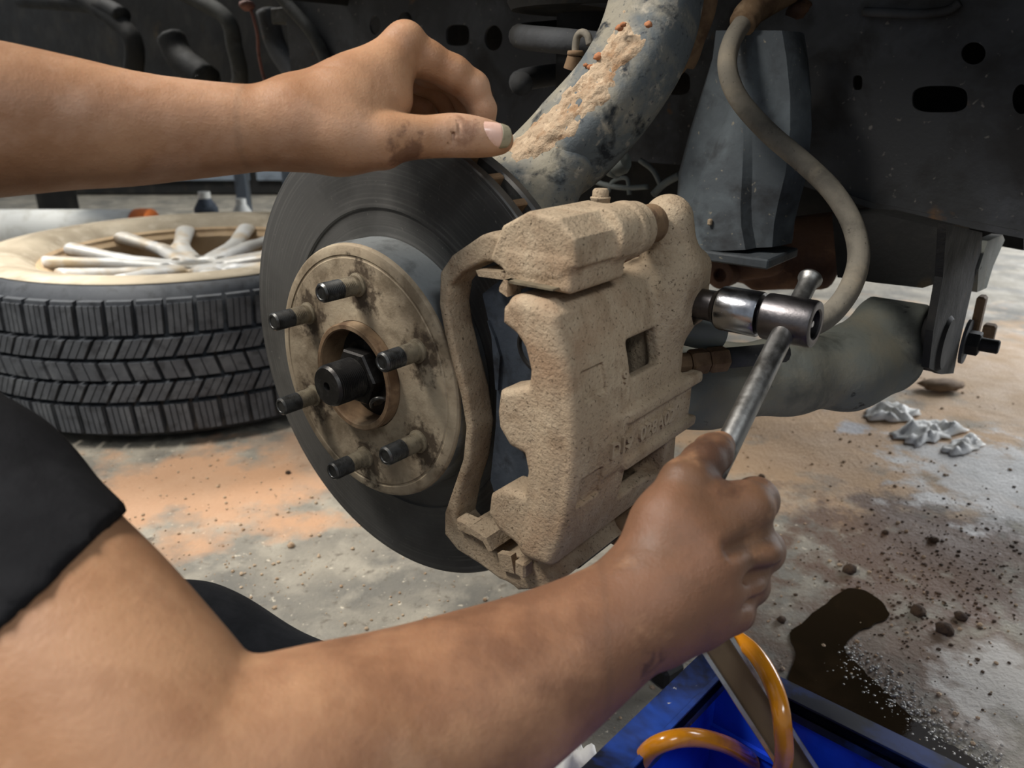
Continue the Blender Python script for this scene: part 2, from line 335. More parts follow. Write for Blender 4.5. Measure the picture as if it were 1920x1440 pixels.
# ------------------------------------------------------------------ signed distance modelling for cast and organic shapes
class Field:
    def __init__(s, lo, hi, h):
        s.lo = np.array(lo, np.float32); s.h = h; s.n = np.ceil((np.array(hi)-np.array(lo))/h).astype(int)+1
        s.F = np.full(s.n, 1.0, np.float32)
    def _sl(s, lo, hi, mg):
        a = np.clip(np.floor((np.array(lo)-mg-s.lo)/s.h).astype(int), 0, s.n); b = np.clip(np.ceil((np.array(hi)+mg-s.lo)/s.h).astype(int)+1, 0, s.n)
        if (b <= a).any(): return None
        sl = tuple(slice(a[i], b[i]) for i in range(3))
        g = [(s.lo[i] + s.h*np.arange(a[i], b[i], dtype=np.float32)).reshape([-1 if k == i else 1 for k in range(3)]) for i in range(3)]
        return sl, g
    def add(s, prim, k=0.0):
        fn, lo, hi = prim; r = s._sl(lo, hi, k+2.5*s.h)
        if r is None: return s
        sl, g = r; v = fn(*g); a = s.F[sl]
        if k > 0:
            t = np.maximum(k-np.abs(a-v), 0)/k; s.F[sl] = np.minimum(a, v) - t*t*k*.25
        else: s.F[sl] = np.minimum(a, v)
        return s
    def cut(s, prim, k=0.0):
        fn, lo, hi = prim; r = s._sl(lo, hi, k+2.5*s.h)
        if r is None: return s
        sl, g = r; v = -fn(*g); a = s.F[sl]
        if k > 0:
            t = np.maximum(k-np.abs(a-v), 0)/k; s.F[sl] = np.maximum(a, v) + t*t*k*.25
        else: s.F[sl] = np.maximum(a, v)
        return s
    def mesh(s):
        F = s.F; sg = F < 0
        c = [(i,j,k) for i in (0,1) for j in (0,1) for k in (0,1)]
        n = s.n-1
        def cor(A, q): return A[q[0]:q[0]+n[0], q[1]:q[1]+n[1], q[2]:q[2]+n[2]]
        cnt = sum(cor(sg, q).astype(np.int8) for q in c)
        act = (cnt > 0) & (cnt < 8)
        I = np.argwhere(act); idx = np.full(n, -1, np.int64); idx[act] = np.arange(len(I))
        val = np.stack([F[I[:,0]+q[0], I[:,1]+q[1], I[:,2]+q[2]] for q in c], 1)
        acc = np.zeros((len(I), 3)); num = np.zeros(len(I)); cc = np.array(c, float)
        for a in range(8):
            for b in range(a+1, 8):
                if np.abs(cc[a]-cc[b]).sum() != 1: continue
                m = (val[:,a] < 0) != (val[:,b] < 0)
                t = val[m,a]/(val[m,a]-val[m,b]); acc[m] += cc[a] + t[:,None]*(cc[b]-cc[a]); num[m] += 1
        V = s.lo + s.h*(I + acc/num[:,None])
        Q = []
        for ax in range(3):
            u, v = (ax+1)%3, (ax+2)%3
            sl0 = [slice(None)]*3; sl1 = [slice(None)]*3
            sl0[ax] = slice(0, -1); sl1[ax] = slice(1, None)
            for w in (u, v): sl0[w] = slice(1, -1); sl1[w] = slice(1, -1)
            d = sg[tuple(sl0)] != sg[tuple(sl1)]; E = np.argwhere(d); E[:,u] += 1; E[:,v] += 1
            s0 = sg[E[:,0], E[:,1], E[:,2]]
            def g(du, dv):
                e = E.copy(); e[:,u] += du; e[:,v] += dv; return idx[e[:,0], e[:,1], e[:,2]]
            q = np.stack([g(-1,-1), g(0,-1), g(0,0), g(-1,0)], 1)
            q[~s0] = q[~s0][:, ::-1]; Q.append(q)
        Q = np.concatenate(Q); Q = Q[(Q >= 0).all(1)]
        return V, Q
def _rc(p, r): return np.array(p, float), r
def cone(p, r1, q, r2, flat=None):
    """tapered capsule; flat=(direction, factor) squashes the section along a direction"""
    p = np.array(p, np.float32); q = np.array(q, np.float32); d = q-p; L2 = float(d@d)+1e-12; R = max(r1, r2)
    if flat is not None:
        fd = np.array(flat[0], np.float32); ff = flat[1]
        fd = fd - d*(fd@d)/L2; fd = fd/np.linalg.norm(fd)
    def fn(x, y, z):
        X, Y, Z = x-p[0], y-p[1], z-p[2]
        t = np.clip((X*d[0]+Y*d[1]+Z*d[2])/L2, 0, 1)
        X = X-t*d[0]; Y = Y-t*d[1]; Z = Z-t*d[2]
        if flat is not None:
            e = (X*fd[0]+Y*fd[1]+Z*fd[2])*(1/ff-1); X = X+e*fd[0]; Y = Y+e*fd[1]; Z = Z+e*fd[2]
        return np.sqrt(X*X+Y*Y+Z*Z) - (r1+(r2-r1)*t)
    return fn, np.minimum(p, q)-R*1.05, np.maximum(p, q)+R*1.05
def ball(p, r): return cone(p, r, np.array(p)+[1e-4,0,0], r)
def rbox(c, half, R=np.eye(3), r=0.0):
    c = np.array(c, np.float32); h = np.array(half, np.float32)-r; R = np.array(R, np.float32)
    ext = (np.abs(R).T@np.array(half))
    def fn(x, y, z):
        X, Y, Z = x-c[0], y-c[1], z-c[2]; q = [np.abs(R[i,0]*X+R[i,1]*Y+R[i,2]*Z)-h[i] for i in range(3)]
        o = np.sqrt(sum(np.maximum(w,0)**2 for w in q)); return o + np.minimum(np.maximum(np.maximum(q[0],q[1]),q[2]),0) - r
    return fn, c-ext, c+ext
def rcyl(p, q, R, r=0.0):
    p = np.array(p, np.float32); q = np.array(q, np.float32); d = q-p; L = float(np.linalg.norm(d)); d = d/L
    def fn(x, y, z):
        X, Y, Z = x-p[0], y-p[1], z-p[2]; t = X*d[0]+Y*d[1]+Z*d[2]
        rad = np.sqrt(np.maximum(X*X+Y*Y+Z*Z-t*t, 0)) - (R-r); ax = np.abs(t-L/2)-(L/2-r)
        return np.sqrt(np.maximum(rad,0)**2+np.maximum(ax,0)**2)+np.minimum(np.maximum(rad,ax),0)-r
    return fn, np.minimum(p,q)-R, np.maximum(p,q)+R
def rprism(poly, z0, z1, r=0.0):
    """polygon in the field's first two axes extruded along the third, edges rounded by r"""
    P = np.array(poly, np.float32); zc, hz = (z0+z1)/2, (z1-z0)/2-r
    def fn(x, y, z):
        x, y = np.broadcast_arrays(x[:,:,:1], y[:,:,:1]); dd = np.full(x.shape, 1e9, np.float32); ins = np.zeros(x.shape, bool); n = len(P)
        for i in range(n):
            a, b = P[i], P[(i+1)%n]; e = b-a; wx, wy = x-a[0], y-a[1]
            t = np.clip((wx*e[0]+wy*e[1])/(e@e), 0, 1); dd = np.minimum(dd, (wx-e[0]*t)**2+(wy-e[1]*t)**2)
            ins ^= ((a[1] > y) != (b[1] > y)) & (x < (b[0]-a[0])*(y-a[1])/(b[1]-a[1]+1e-12)+a[0])
        d2 = np.sqrt(dd)*np.where(ins, -1, 1) + r
        dz = np.abs(z-zc)-hz
        return np.sqrt(np.maximum(d2,0)**2+np.maximum(dz,0)**2)+np.minimum(np.maximum(d2,dz),0)-r
    return fn, np.array([*P.min(0), z0]), np.array([*P.max(0), z1])
def annulus(r0, r1, b0, b1, z0, z1, r=0.0):
    rc, hr = (r0+r1)/2, (r1-r0)/2-r; bc, hb = (b0+b1)/2, (b1-b0)/2-r; zc, hz = (z0+z1)/2, (z1-z0)/2-r
    def fn(x, y, z):
        q = [np.abs(np.sqrt(x*x+y*y)-rc)-hr, np.abs(y-bc)-hb, np.abs(z-zc)-hz]
        o = np.sqrt(sum(np.maximum(w,0)**2 for w in q)); v = o + np.minimum(np.maximum(np.maximum(q[0],q[1]),q[2]),0) - r
        return np.where(x < 0, 1.0, v).astype(np.float32)
    return fn, np.array([r0*.8, b0, z0]), np.array([r1, b1, z1])
def disc_frame(V): return HUB + V[:,:1]*E1 + V[:,1:2]*E2 + V[:,2:]*N

# ================================================================== THE SETTING
fl = MB(); fl.put([(-6,-3,0),(7,-3,0),(7,7,0),(-6,7,0)], [(0,1,2,3)])
fo = fl.build('floor', 'floor', location=(0,0,0)); tag(fo, 'dirty grey concrete workshop floor with orange earth', kind='structure')
wb = MB().box((.5, 7.05, 2), (6.5, .05, 2)).build('wall_back', 'wall'); tag(wb, 'pale workshop wall far behind the vehicle', kind='structure')
# ================================================================== BRAKE DISC, HUB
STUD_ANG = [math.radians(27.5+60*k) for k in range(6)]
M['hat'] = mat('dusty_disc_hat', sr(160, 145, 122), [(sr(124, 110, 90), 34, .46, .6), (sr(176, 162, 138), 16, .5, .66), (sr(70, 60, 50), 260, .68, .8, 3)], (.6, .85), 50, metal=.1, spec=.3, bump=[(300, .0004)],
  blobs=[(sr(66, 55, 44), tuple(loc(.071*math.cos(a)+.003, .071*math.sin(a)-.002, .031)), .019, .9, 120) for a in STUD_ANG])
rotor = thing('brake_disc', 'dark worn ventilated brake disc with dusty raised hat', 'brake disc', loc(0, -.1775, -.015))
MB().lathe(HUB, N, [(.095,-.009),(.175,-.009),(.1775,-.0075),(.1775,-.0012),(.1765,-.0002),(.1745,-.0002),(.174,0),(.1205,0),(.1195,-.0018),(.0985,-.0018)], 160).build('outer_friction_ring', 'disc', rotor, auto=20)
MB().lathe(HUB, N, [(.12,-.030),(.1745,-.030),(.1775,-.0285),(.1775,-.0225),(.1755,-.021),(.12,-.021)], 160, close=True).build('inner_friction_ring', 'disc', rotor, auto=30)
me_v = None
NV = 44
for i in range(NV):
    a = 2*math.pi*i/NV; er = math.cos(a)*E1 + math.sin(a)*E2; et = -math.sin(a)*E1 + math.cos(a)*E2
    if me_v is None:
        R0 = np.array([er, et, N]); o = MB().box(HUB + er*.149 - N*.015, (.0275, .0028, .0065), R0, .0008).build('cooling_vane', 'rustbrown', rotor)
        me_v = o.data; R0b = R0
    else:
        o = bpy.data.objects.new('cooling_vane', me_v); COL.objects.link(o); o.parent = rotor
        # rotate the shared mesh about the axle
        off = ROOTLOC[rotor.name]; T = Matrix.Translation(Vector(HUB-off)) @ Matrix.Rotation(a, 4, Vector(N)) @ Matrix.Translation(Vector(off-HUB))
        o.matrix_local = T
MB().lathe(HUB, N, [(.118,-.021),(.121,-.015),(.118,-.009),(.112,-.012),(.112,-.018)], 96, close=True).build('vent_core', 'rustbrown', rotor, smooth=True)
MB().lathe(HUB, N, [(.099,-.004),(.099,.024),(.0985,.027),(.092,.027),(.092,-.004)], 128, close=True).build('hat_side', 'disc_in', rotor, auto=30)
MB().lathe(HUB, N, [(.0985,.0268),(.0982,.0285),(.097,.0300),(.095,.0308),(.0905,.0310),(.0898,.0304),(.0885,.0304),(.0878,.0310),(.042,.0310),(.042,.0270)], 128, close=True).build('hat_face', 'hat', rotor, auto=25)

hub = thing('wheel_hub', 'wheel hub with six threaded studs and oily axle end', 'wheel hub', loc(0, -.07, .03))
MB().lathe(HUB, N, [(.0415,.018),(.0415,.0395),(.0405,.0405),(.0375,.0405),(.0365,.0395),(.0360,.018)], 72, close=True).build('centre_collar', 'rustbrown', hub, auto=30)
MB().lathe(HUB, N, [(.0362,.010),(.0362,.0195),(.0,.0195)], 48).build('bore_floor', 'black_hole', hub)
MB().lathe(HUB, N, [(.026,.0195),(.026,.026),(.0235,.0265),(.0,.0265)], 40).build('thrust_washer', 'steel_dark', hub, auto=30)
o = MB().lathe(HUB, N, [(.0215,.026),(.0225,.0275),(.0225,.037),(.021,.0385),(.016,.0385)], 6).build('axle_nut', 'steel_dark', hub)
prof = [(.0158,.026)]; z = .036
while z < .0615: prof += [(.0158,z),(.0142,z+.0008)]; z += .0016
prof += [(.0155,z),(.0140,z+.0022),(.0035,z+.0022),(.003,z-.003),(.0,z-.003)]
axle = MB().lathe(HUB, N, prof, 48).build('axle_end', 'steel_dark', hub, auto=20)
cot = MB(); cot.tube(spline([loc(.020,-.018,.040), loc(.024,-.012,.043), loc(.030,-.008,.042), loc(.034,-.010,.036)], 6), .0016, 8); cot.build('cotter_pin', 'thread', hub, smooth=True)
first = None
for k, a in enumerate(STUD_ANG):
    o0 = HUB + .06985*(math.cos(a)*E1 + math.sin(a)*E2)
    st = MB().lathe(o0, N, [(.0088,.0305),(.0088,.0325),(.0072,.0335),(.0072,.0365),(.0064,.037)], 24).build('stud', 'thread_rust', hub, auto=40)
    pr = [(.0062,.036)]; z = .037
    while z < .0475: pr += [(.0071,z),(.0059,z+.00075)]; z += .0015
    pr += [(.0062,z)]; MB().lathe(o0, N, pr, 24).build('dusty_thread', 'thread_rust', st, auto=20)
    pr = [(.0062,z)]
    while z < .0625: pr += [(.0071,z),(.0059,z+.00075)]; z += .0015
    pr += [(.0070,z),(.0058,z+.0014),(.0046,z+.0014),(.0042,z+.0008),(.0,z+.0008)]
    MB().lathe(o0, N, pr, 24).build('clean_thread', 'thread', st, auto=20)

# ================================================================== CALIPER
CLO, CHI = (.07,-.155,-.125), (.232,.165,.062)
cal = thing('brake_caliper', 'dusty beige cast brake caliper with raised lettering and two windows', 'brake caliper', loc(.19, -.09, -.03))
f = Field(CLO, CHI, .0010)
f.add(annulus(.183,.2085,-.080,.091,-.078,.050,.006))
finger = [(.192,.084),(.179,.0885),(.1694,.0904),(.1596,.0885),(.154,.083),(.1535,.0732),(.1636,.0687),(.1716,.0622),(.1755,.0498),(.173,.0387),(.1596,.0334),(.1512,.0306),(.149,.0159),(.1502,.0055),(.1588,-.0047),(.1702,-.0067),(.1728,-.0169),(.1704,-.0343),(.153,-.0354),(.1426,-.0441),(.1405,-.0587),(.1483,-.0679),(.1772,-.0772),(.190,-.074),(.199,0)]
f.add(rprism(finger, .024, .050, .005), .006)
f.add(rbox((.155,.004,-.0715),(.050,.080,.0165),r=.007), .006)
f.add(rcyl((.135,.044,-.100),(.135,.044,-.056),.037,.006), .008); f.add(rcyl((.135,-.036,-.100),(.135,-.036,-.056),.037,.006), .008)
f.add(rbox((.192,.072,-.088),(.017,.026,.026),r=.010), .014)
f.add(cone((.190,.088,-.086),.018,(.188,.121,-.080),.0165), .016)
f.add(cone((.186,-.070,-.085),.016,(.183,-.098,-.082),.0135), .014)
th1, th2 = math.atan2(.045,.2035), math.atan2(-.040,.2035)
for (th, c, hb, hc) in ((th1,-.0325,.0120,.0185),(th2,-.039,.0130,.0265)):
    Rw = np.array([[math.cos(th), math.sin(th), 0],[-math.sin(th), math.cos(th), 0],[0,0,1]])
    f.cut(rbox((.180*math.cos(th), .180*math.sin(th), c), (.055, hb, hc), Rw, .003), .003)
f.add(annulus(.200,.2095,-.024,.014,-.094,.018,.003), .004)
f.add(annulus(.203,.2130,.0065,.0145,-.103,-.004,.0022), .003)
f.add(annulus(.203,.2130,-.0265,-.0185,-.100,-.004,.0022), .003)
f.cut(annulus(.1700,.1980,-.074,.085,-.054,.023,.003), .003)
f.cut(annulus(.2056,.225,.0315,.0505,.0135,.037,.001), .001)
f.cut(annulus(.2056,.225,-.0345,-.0150,.018,.042,.001), .001)
f.cut(rcyl((.215,.062,-.093),(.19,.062,-.093),.0115), .002)   # banjo seat
V, Q = f.mesh(); body = make('caliper_body', disc_frame(V), Q, 'dust', cal)
# cast lettering, raised from the bridge
def lettering(txt, b, c, size, parent, name, r=.2100):
    cu = bpy.data.curves.new(name, 'FONT'); cu.body = txt; cu.size = size; cu.extrude = .0022; cu.align_y = 'CENTER'; cu.resolution_u = 3; cu.offset = .0003
    t = bpy.data.objects.new(name+'_tmp', cu); COL.objects.link(t); dg = bpy.context.evaluated_depsgraph_get(); me = bpy.data.meshes.new_from_object(t.evaluated_get(dg))
    bpy.data.objects.remove(t)
    th = math.asin(b/r); er = np.array([math.cos(th), math.sin(th), 0]); et = np.array([-math.sin(th), math.cos(th), 0])
    co = np.array([v.co[:] for v in me.vertices]); L = er*r + np.array([0,0,c]) + co[:,:1]*np.array([0,0,-1.]) + co[:,1:2]*et + co[:,2:]*er
    return make(name, disc_frame(L), [list(p.vertices) for p in me.polygons], 'letter', parent, smooth=False)
o = lettering('D19', -.006, .0150, .0142, cal, 'cast_lettering'); o['label'] = 'raised letters D19'
o = lettering('028A02', -.006, -.0190, .0142, cal, 'cast_lettering'); o['label'] = 'raised letters 028A02'
o = lettering('9', .036, -.003, .011, cal, 'cast_lettering', .2080); o['label'] = 'raised figure 9'
# bleeder with dust cap
bp = onc(1125, 392, -.045)
bl = MB().lathe(bp-E2*.004, E2, [(.0075,0),(.0075,.0062),(.0068,.0068)], 6).build('bleed_screw', 'dust', cal)
MB().lathe(bp, E2, [(.0062,.002),(.0062,.006),(.0066,.0065),(.0066,.0075),(.0054,.008),(.0052,.0115),(.0042,.0128),(0,.013)], 24).build('dust_cap', 'dust', bl, auto=40)
# pistons pressed into the housing, seen through the windows
for b in (.044,-.036):
    MB().lathe(loc(.135,b,0), N, [(.030,-.05),(.030,-.040),(.024,-.040),(.024,-.045)], 40).build('piston', 'chrome_dark', cal, auto=30)
# guide pins and bellows
for (pa, pb) in ((.187,.121),(.184,-.097)):
    g = MB(); pr = [(.0085,-.036)]
    for j in range(5): pr += [(.0125,-.040-.005*j),(.0095,-.0425-.005*j)]
    pr += [(.0085,-.066)]
    g.lathe(loc(pa,pb,0), N, pr, 28).build('pin_bellows', 'rustbrown', cal, smooth=True)
    MB().lathe(loc(pa,pb,0), N, [(.006,.010),(.006,-.10)][::-1], 16).build('guide_pin', 'steel_dark', cal)

br = thing('caliper_bracket', 'dusty cast caliper bracket with curved tie bar over the disc', 'bracket', loc(.13, -.12, .01))
f = Field((.06,-.15,-.06), (.225,.165,.06), .0010)
outer = [(.1300,.1215),(.1227,.1189),(.0977,.1034),(.0868,.0909),(.0849,.0692),(.0885,.0516),(.095,.0306),(.1021,.0094),(.1063,-.0129),(.1026,-.0383),(.0942,-.0599),(.0831,-.0878),(.0823,-.1062),(.0949,-.1148),(.1158,-.1174),(.1359,-.1221),(.1528,-.1189),(.1734,-.1053),(.1843,-.0963)]
inner = [(.176,-.092),(.150,-.102),(.125,-.101),(.106,-.097),(.0945,-.090),(.1005,-.064),(.1090,-.040),(.1130,-.0129),(.1085,.012),(.1015,.033),(.0950,.054),(.0925,.069),(.0955,.083),(.105,.093),(.125,.103),(.145,.105),(.150,.118)]
f.add(rprism(outer+inner, .009, .032, .0022))
hexp = [(.136,.107),(.150,.101),(.186,.103),(.199,.111),(.197,.126),(.186,.136),(.165,.138),(.146,.128)]
f.add(rprism(hexp, -.022, .040, .0025), .003)
f.add(rbox((.172,.105,.012),(.024,.010,.028),r=.003), .003)
f.add(rcyl((.187,.121,-.040),(.187,.121,.0),.0165,.002), .004)
f.add(rcyl((.187,.121,-.030),(.187,.121,-.022),.0178,.002), .001)
f.add(rprism([(.140,-.119),(.152,-.124),(.176,-.112),(.193,-.094),(.182,-.084),(.160,-.096),(.143,-.101)], -.045, .032, .003), .003)
f.add(rbox((.118,-.094,.018),(.012,.007,.012),r=.003), .002)
V, Q = f.mesh(); make('bracket_casting', disc_frame(V), Q, 'dust', br)
fr = (HUB, E1, E2, N)
def clip(poly, c0, c1, m='dust'): return MB().prism(poly, fr, c0, c1).build('pad_clip', m, br)
clip([(.122,.098),(.150,.100),(.152,.0985),(.150,.089),(.146,.089),(.146,.0955),(.124,.0945)], .012, .036)
clip([(.152,.0985),(.188,.0985),(.188,.0975),(.152,.0970)], -.028, .046, 'thread_rust')
clip([(.150,.094),(.153,.0985),(.156,.0985),(.156,.089),(.150,.0915)], .034, .047)
clip([(.112,-.083),(.131,-.086),(.136,-.094),(.133,-.096),(.128,-.090),(.112,-.088)], .012, .040)
clip([(.138,-.097),(.150,-.094),(.153,-.107),(.141,-.109)], .031, .0365)
MB().box(loc(.161,-.098,.036), (.0045,.006,.005), ML, .0015).build('clip_tab', 'dust', br)
MB().box(loc(.108,-.0885,.031), (.009,.0055,.006), ML, .002).build('clip_tab', 'dust', br)

# pads
def pad(name, label, c0, c1, cf0, cf1, m):
    t = thing(name, label, 'brake pad', loc(.14,-.085,c0))
    plate = [(.112,.078),(.1205,.0485),(.1235,.0150),(.1225,-.0115),(.1170,-.0546),(.128,-.082),(.165,-.086),(.176,-.04),(.180,0),(.176,.04),(.165,.090),(.130,.092)]
    MB().prism(plate, fr, c0, c1).build('backing_plate', m, t)
    fric = [(.118,.070),(.124,.03),(.124,-.02),(.122,-.06),(.130,-.074),(.160,-.078),(.170,-.04),(.174,0),(.170,.04),(.160,.078),(.130,.080)]
    MB().prism(fric, fr, cf0, cf1).build('friction_block', 'black_hole', t)
    return t
p1 = pad('brake_pad', 'dark blue-grey outer brake pad gripped by the caliper fingers', .0125, .0190, .0005, .0125, 'pad')
MB().lathe(loc(.155,-.020,.019), N, [(.0085,-.002),(.0085,.0012),(.0065,.0012),(.0055,-.0008),(0,-.0008)], 28).build('hole_mark', 'steel_dark', p1, auto=30)  # both dark discs mark holes, their inner shade put into the colour
MB().lathe(loc(.158,.052,.019), N, [(.016,-.002),(.016,.0015),(.0145,.0015),(.013,-.0008),(0,-.0008)], 32).build('hole_mark', 'black_hole', p1, auto=30)
MB().prism([(.118,.062),(.1215,.052),(.1245,.016),(.1265,.016),(.1285,.040),(.124,.052)], fr, .019, .0215).build('wear_shim', 'pad', p1)
pad('brake_pad', 'inner brake pad behind the disc, under the caliper', -.0490, -.0425, -.0425, -.0305, 'black_hole')
# ================================================================== SOCKET AND SLIDING T BAR
sk0 = loc(.196,.066,-.090)                                    # head of the banjo bolt on the caliper
AX = E1
sock = thing('socket', 'round chrome socket fitted on the caliper bolt', 'socket', sk0+AX*.02-E2*.015)
MB().lathe(sk0, AX, [(.0095,.004),(.0103,.006),(.0103,.026),(.0135,.030)], 40).build('socket_nose', 'chrome_dark', sock, auto=30)
MB().lathe(sk0, AX, [(.0120,.0295),(.0143,.0310),(.0147,.0325),(.0147,.0565),(.0140,.0580),(.0120,.0582)], 48).build('socket_body', 'chrome', sock, auto=30)
bolt = MB().lathe(sk0, AX, [(.010,-.012),(.010,.002),(.0085,.004),(0,.004)], 6).build('banjo_bolt', 'rustbrown', None); tag(bolt, 'brown hose bolt head inside the chrome socket', 'bolt')
tb = thing('t_bar_wrench', 'worn steel sliding T bar with drive head, gripped by the lower hand', 'wrench', at(1362, 905, .415))
MB().lathe(sk0, AX, [(.0060,.048),(.0060,.0598),(.0132,.0602),(.0146,.0615),(.0149,.0630),(.0149,.0905),(.0143,.0925),(.0128,.0930),(.0098,.0930),(.0088,.0920),(.0085,.083),(0,.083)], 48).build('drive_head', 'chrome_dark', tb, auto=30)
pin = MB().lathe(sk0, AX, [(.0035,.080),(.0035,.0895),(.002,.091),(0,.091)], 16).build('drive_pin', 'chrome', tb, auto=30)
hc = sk0 + AX*.0765
lowp = at(1362, 905, .418); bd = lowp-hc; BL = np.linalg.norm(bd); bd /= BL
bd = bd - AX*(bd@AX)*.55; bd /= np.linalg.norm(bd)
upp = hc - bd*.041; lowend = hc + bd*(BL+.085)
q = [(0,0),(.0074,0),(.0078,.0008),(.0078,.0022),(.0066,.0042),(.0060,.008),(.0060,.026),(.0069,.030)]
L = np.linalg.norm(lowend-upp); q += [(.0071,L-.002),(.006,L),(0,L)]
MB().lathe(upp, bd, q, 32).build('sliding_bar', 'chrome_bar', tb, auto=40)

# ================================================================== PERSON
per = thing('person', 'person in black shirt reaching in with both bare arms to the brake', 'person', (-.52, .42, 0))
TOCAM = lambda P: (CP-np.array(P))/np.linalg.norm(CP-np.array(P))
mm = .001; Z3 = np.array([0,0,1.])
def chain(f, pts, k, flat=None):
    """pts: (point, radius mm[, flat])"""
    if len(pts) > 4:
        rs = spline([np.array([*p[0], p[1]]) for p in pts], 3); pts = [(p[:3], p[3]) for p in rs]
    for i in range(len(pts)-1):
        p, q = pts[i], pts[i+1]
        fl = p[2] if len(p) > 2 else flat
        f.add(cone(p[0], p[1]*mm, q[0], q[1]*mm, fl), k)
def J(x, y, d, r, *a): return (at(x, y, d), r, *a)
# ---- upper (left) arm and hand: forearm comes in from the left, thumb and fingers over the top of the disc
def left_arm(f, hand):
    up = UP
    chain(f, [(at(-760,330,.50),52), J(-420,225,.385,42), J(-300,215,.38,40), J(-120,222,.39,38.5), J(0,224,.40,36.2), J(130,232,.413,32), J(250,242,.424,28.2), J(400,243,.435,23.8), J(520,240,.441,20.8), J(600,238,.447,21)], .006)
    if not hand: return
    chain(f, [J(540,240,.445,19), J(640,262,.447,17.5), J(715,268,.449,15.5)], .012)          # thenar side
    chain(f, [J(560,215,.447,19), J(660,166,.456,16), J(757,84,.468,10.5)], .014)            # index metacarpal
    chain(f, [J(560,205,.460,18), J(660,166,.474,15), J(752,96,.487,10.5)], .014)
    chain(f, [J(550,215,.472,17), J(650,165,.488,14), J(736,122,.504,10)], .014)
    chain(f, [J(545,230,.480,16), J(640,195,.500,13), J(712,155,.518,9)], .014)
    chain(f, [J(640,200,.452,17), J(720,150,.462,11.5), J(752,118,.468,9)], .014)             # first web muscle
    chain(f, [J(660,225,.452,17), J(735,195,.460,10.5)], .014)
    chain(f, [J(700,262,.448,15), J(745,258,.452,13.0), J(800,257,.458,11.4), J(852,254,.465,12.0), J(900,258,.471,10.9), J(938,263,.476,8.2)], .003)   # thumb
    f.add(ball(at(762,76,.468), .0102), .010)                                                 # index knuckle
    chain(f, [J(760,88,.470,11), J(800,112,.475,11.2), J(850,138,.482,10.6), J(886,165,.489,10.6)], .004)   # index
    chain(f, [J(886,165,.489,10.4), J(904,205,.494,8.9), J(906,262,.502,7.4)], .003)
    chain(f, [J(755,100,.489,11), J(800,128,.497,10.8), J(856,150,.505,10.4)], .003)          # middle
    chain(f, [J(856,150,.505,10.2), J(880,200,.513,8.8), J(884,262,.520,7.4)], .003)
    chain(f, [J(740,125,.506,10), J(790,148,.515,10), J(828,168,.523,9.6)], .003)             # ring
    chain(f, [J(828,168,.523,9.6), J(850,215,.530,8.4), J(852,262,.534,7.2)], .003)
    chain(f, [J(715,160,.520,9), J(760,180,.530,8.6), J(795,200,.536,8.4), J(806,245,.540,7)], .003)
    # creases of the thumb joint and the fold of the wrist
    t = at(900,258,.471)-at(800,257,.458); t /= np.linalg.norm(t)
    for px in (836,845,858):
        p = at(px,228,.4540); m_ = at(px+5,252,.4526); q = at(px+2,276,.4540); f.cut(cone(p,.0003,m_,.0007), .0016); f.cut(cone(m_,.0007,q,.0003), .0016)
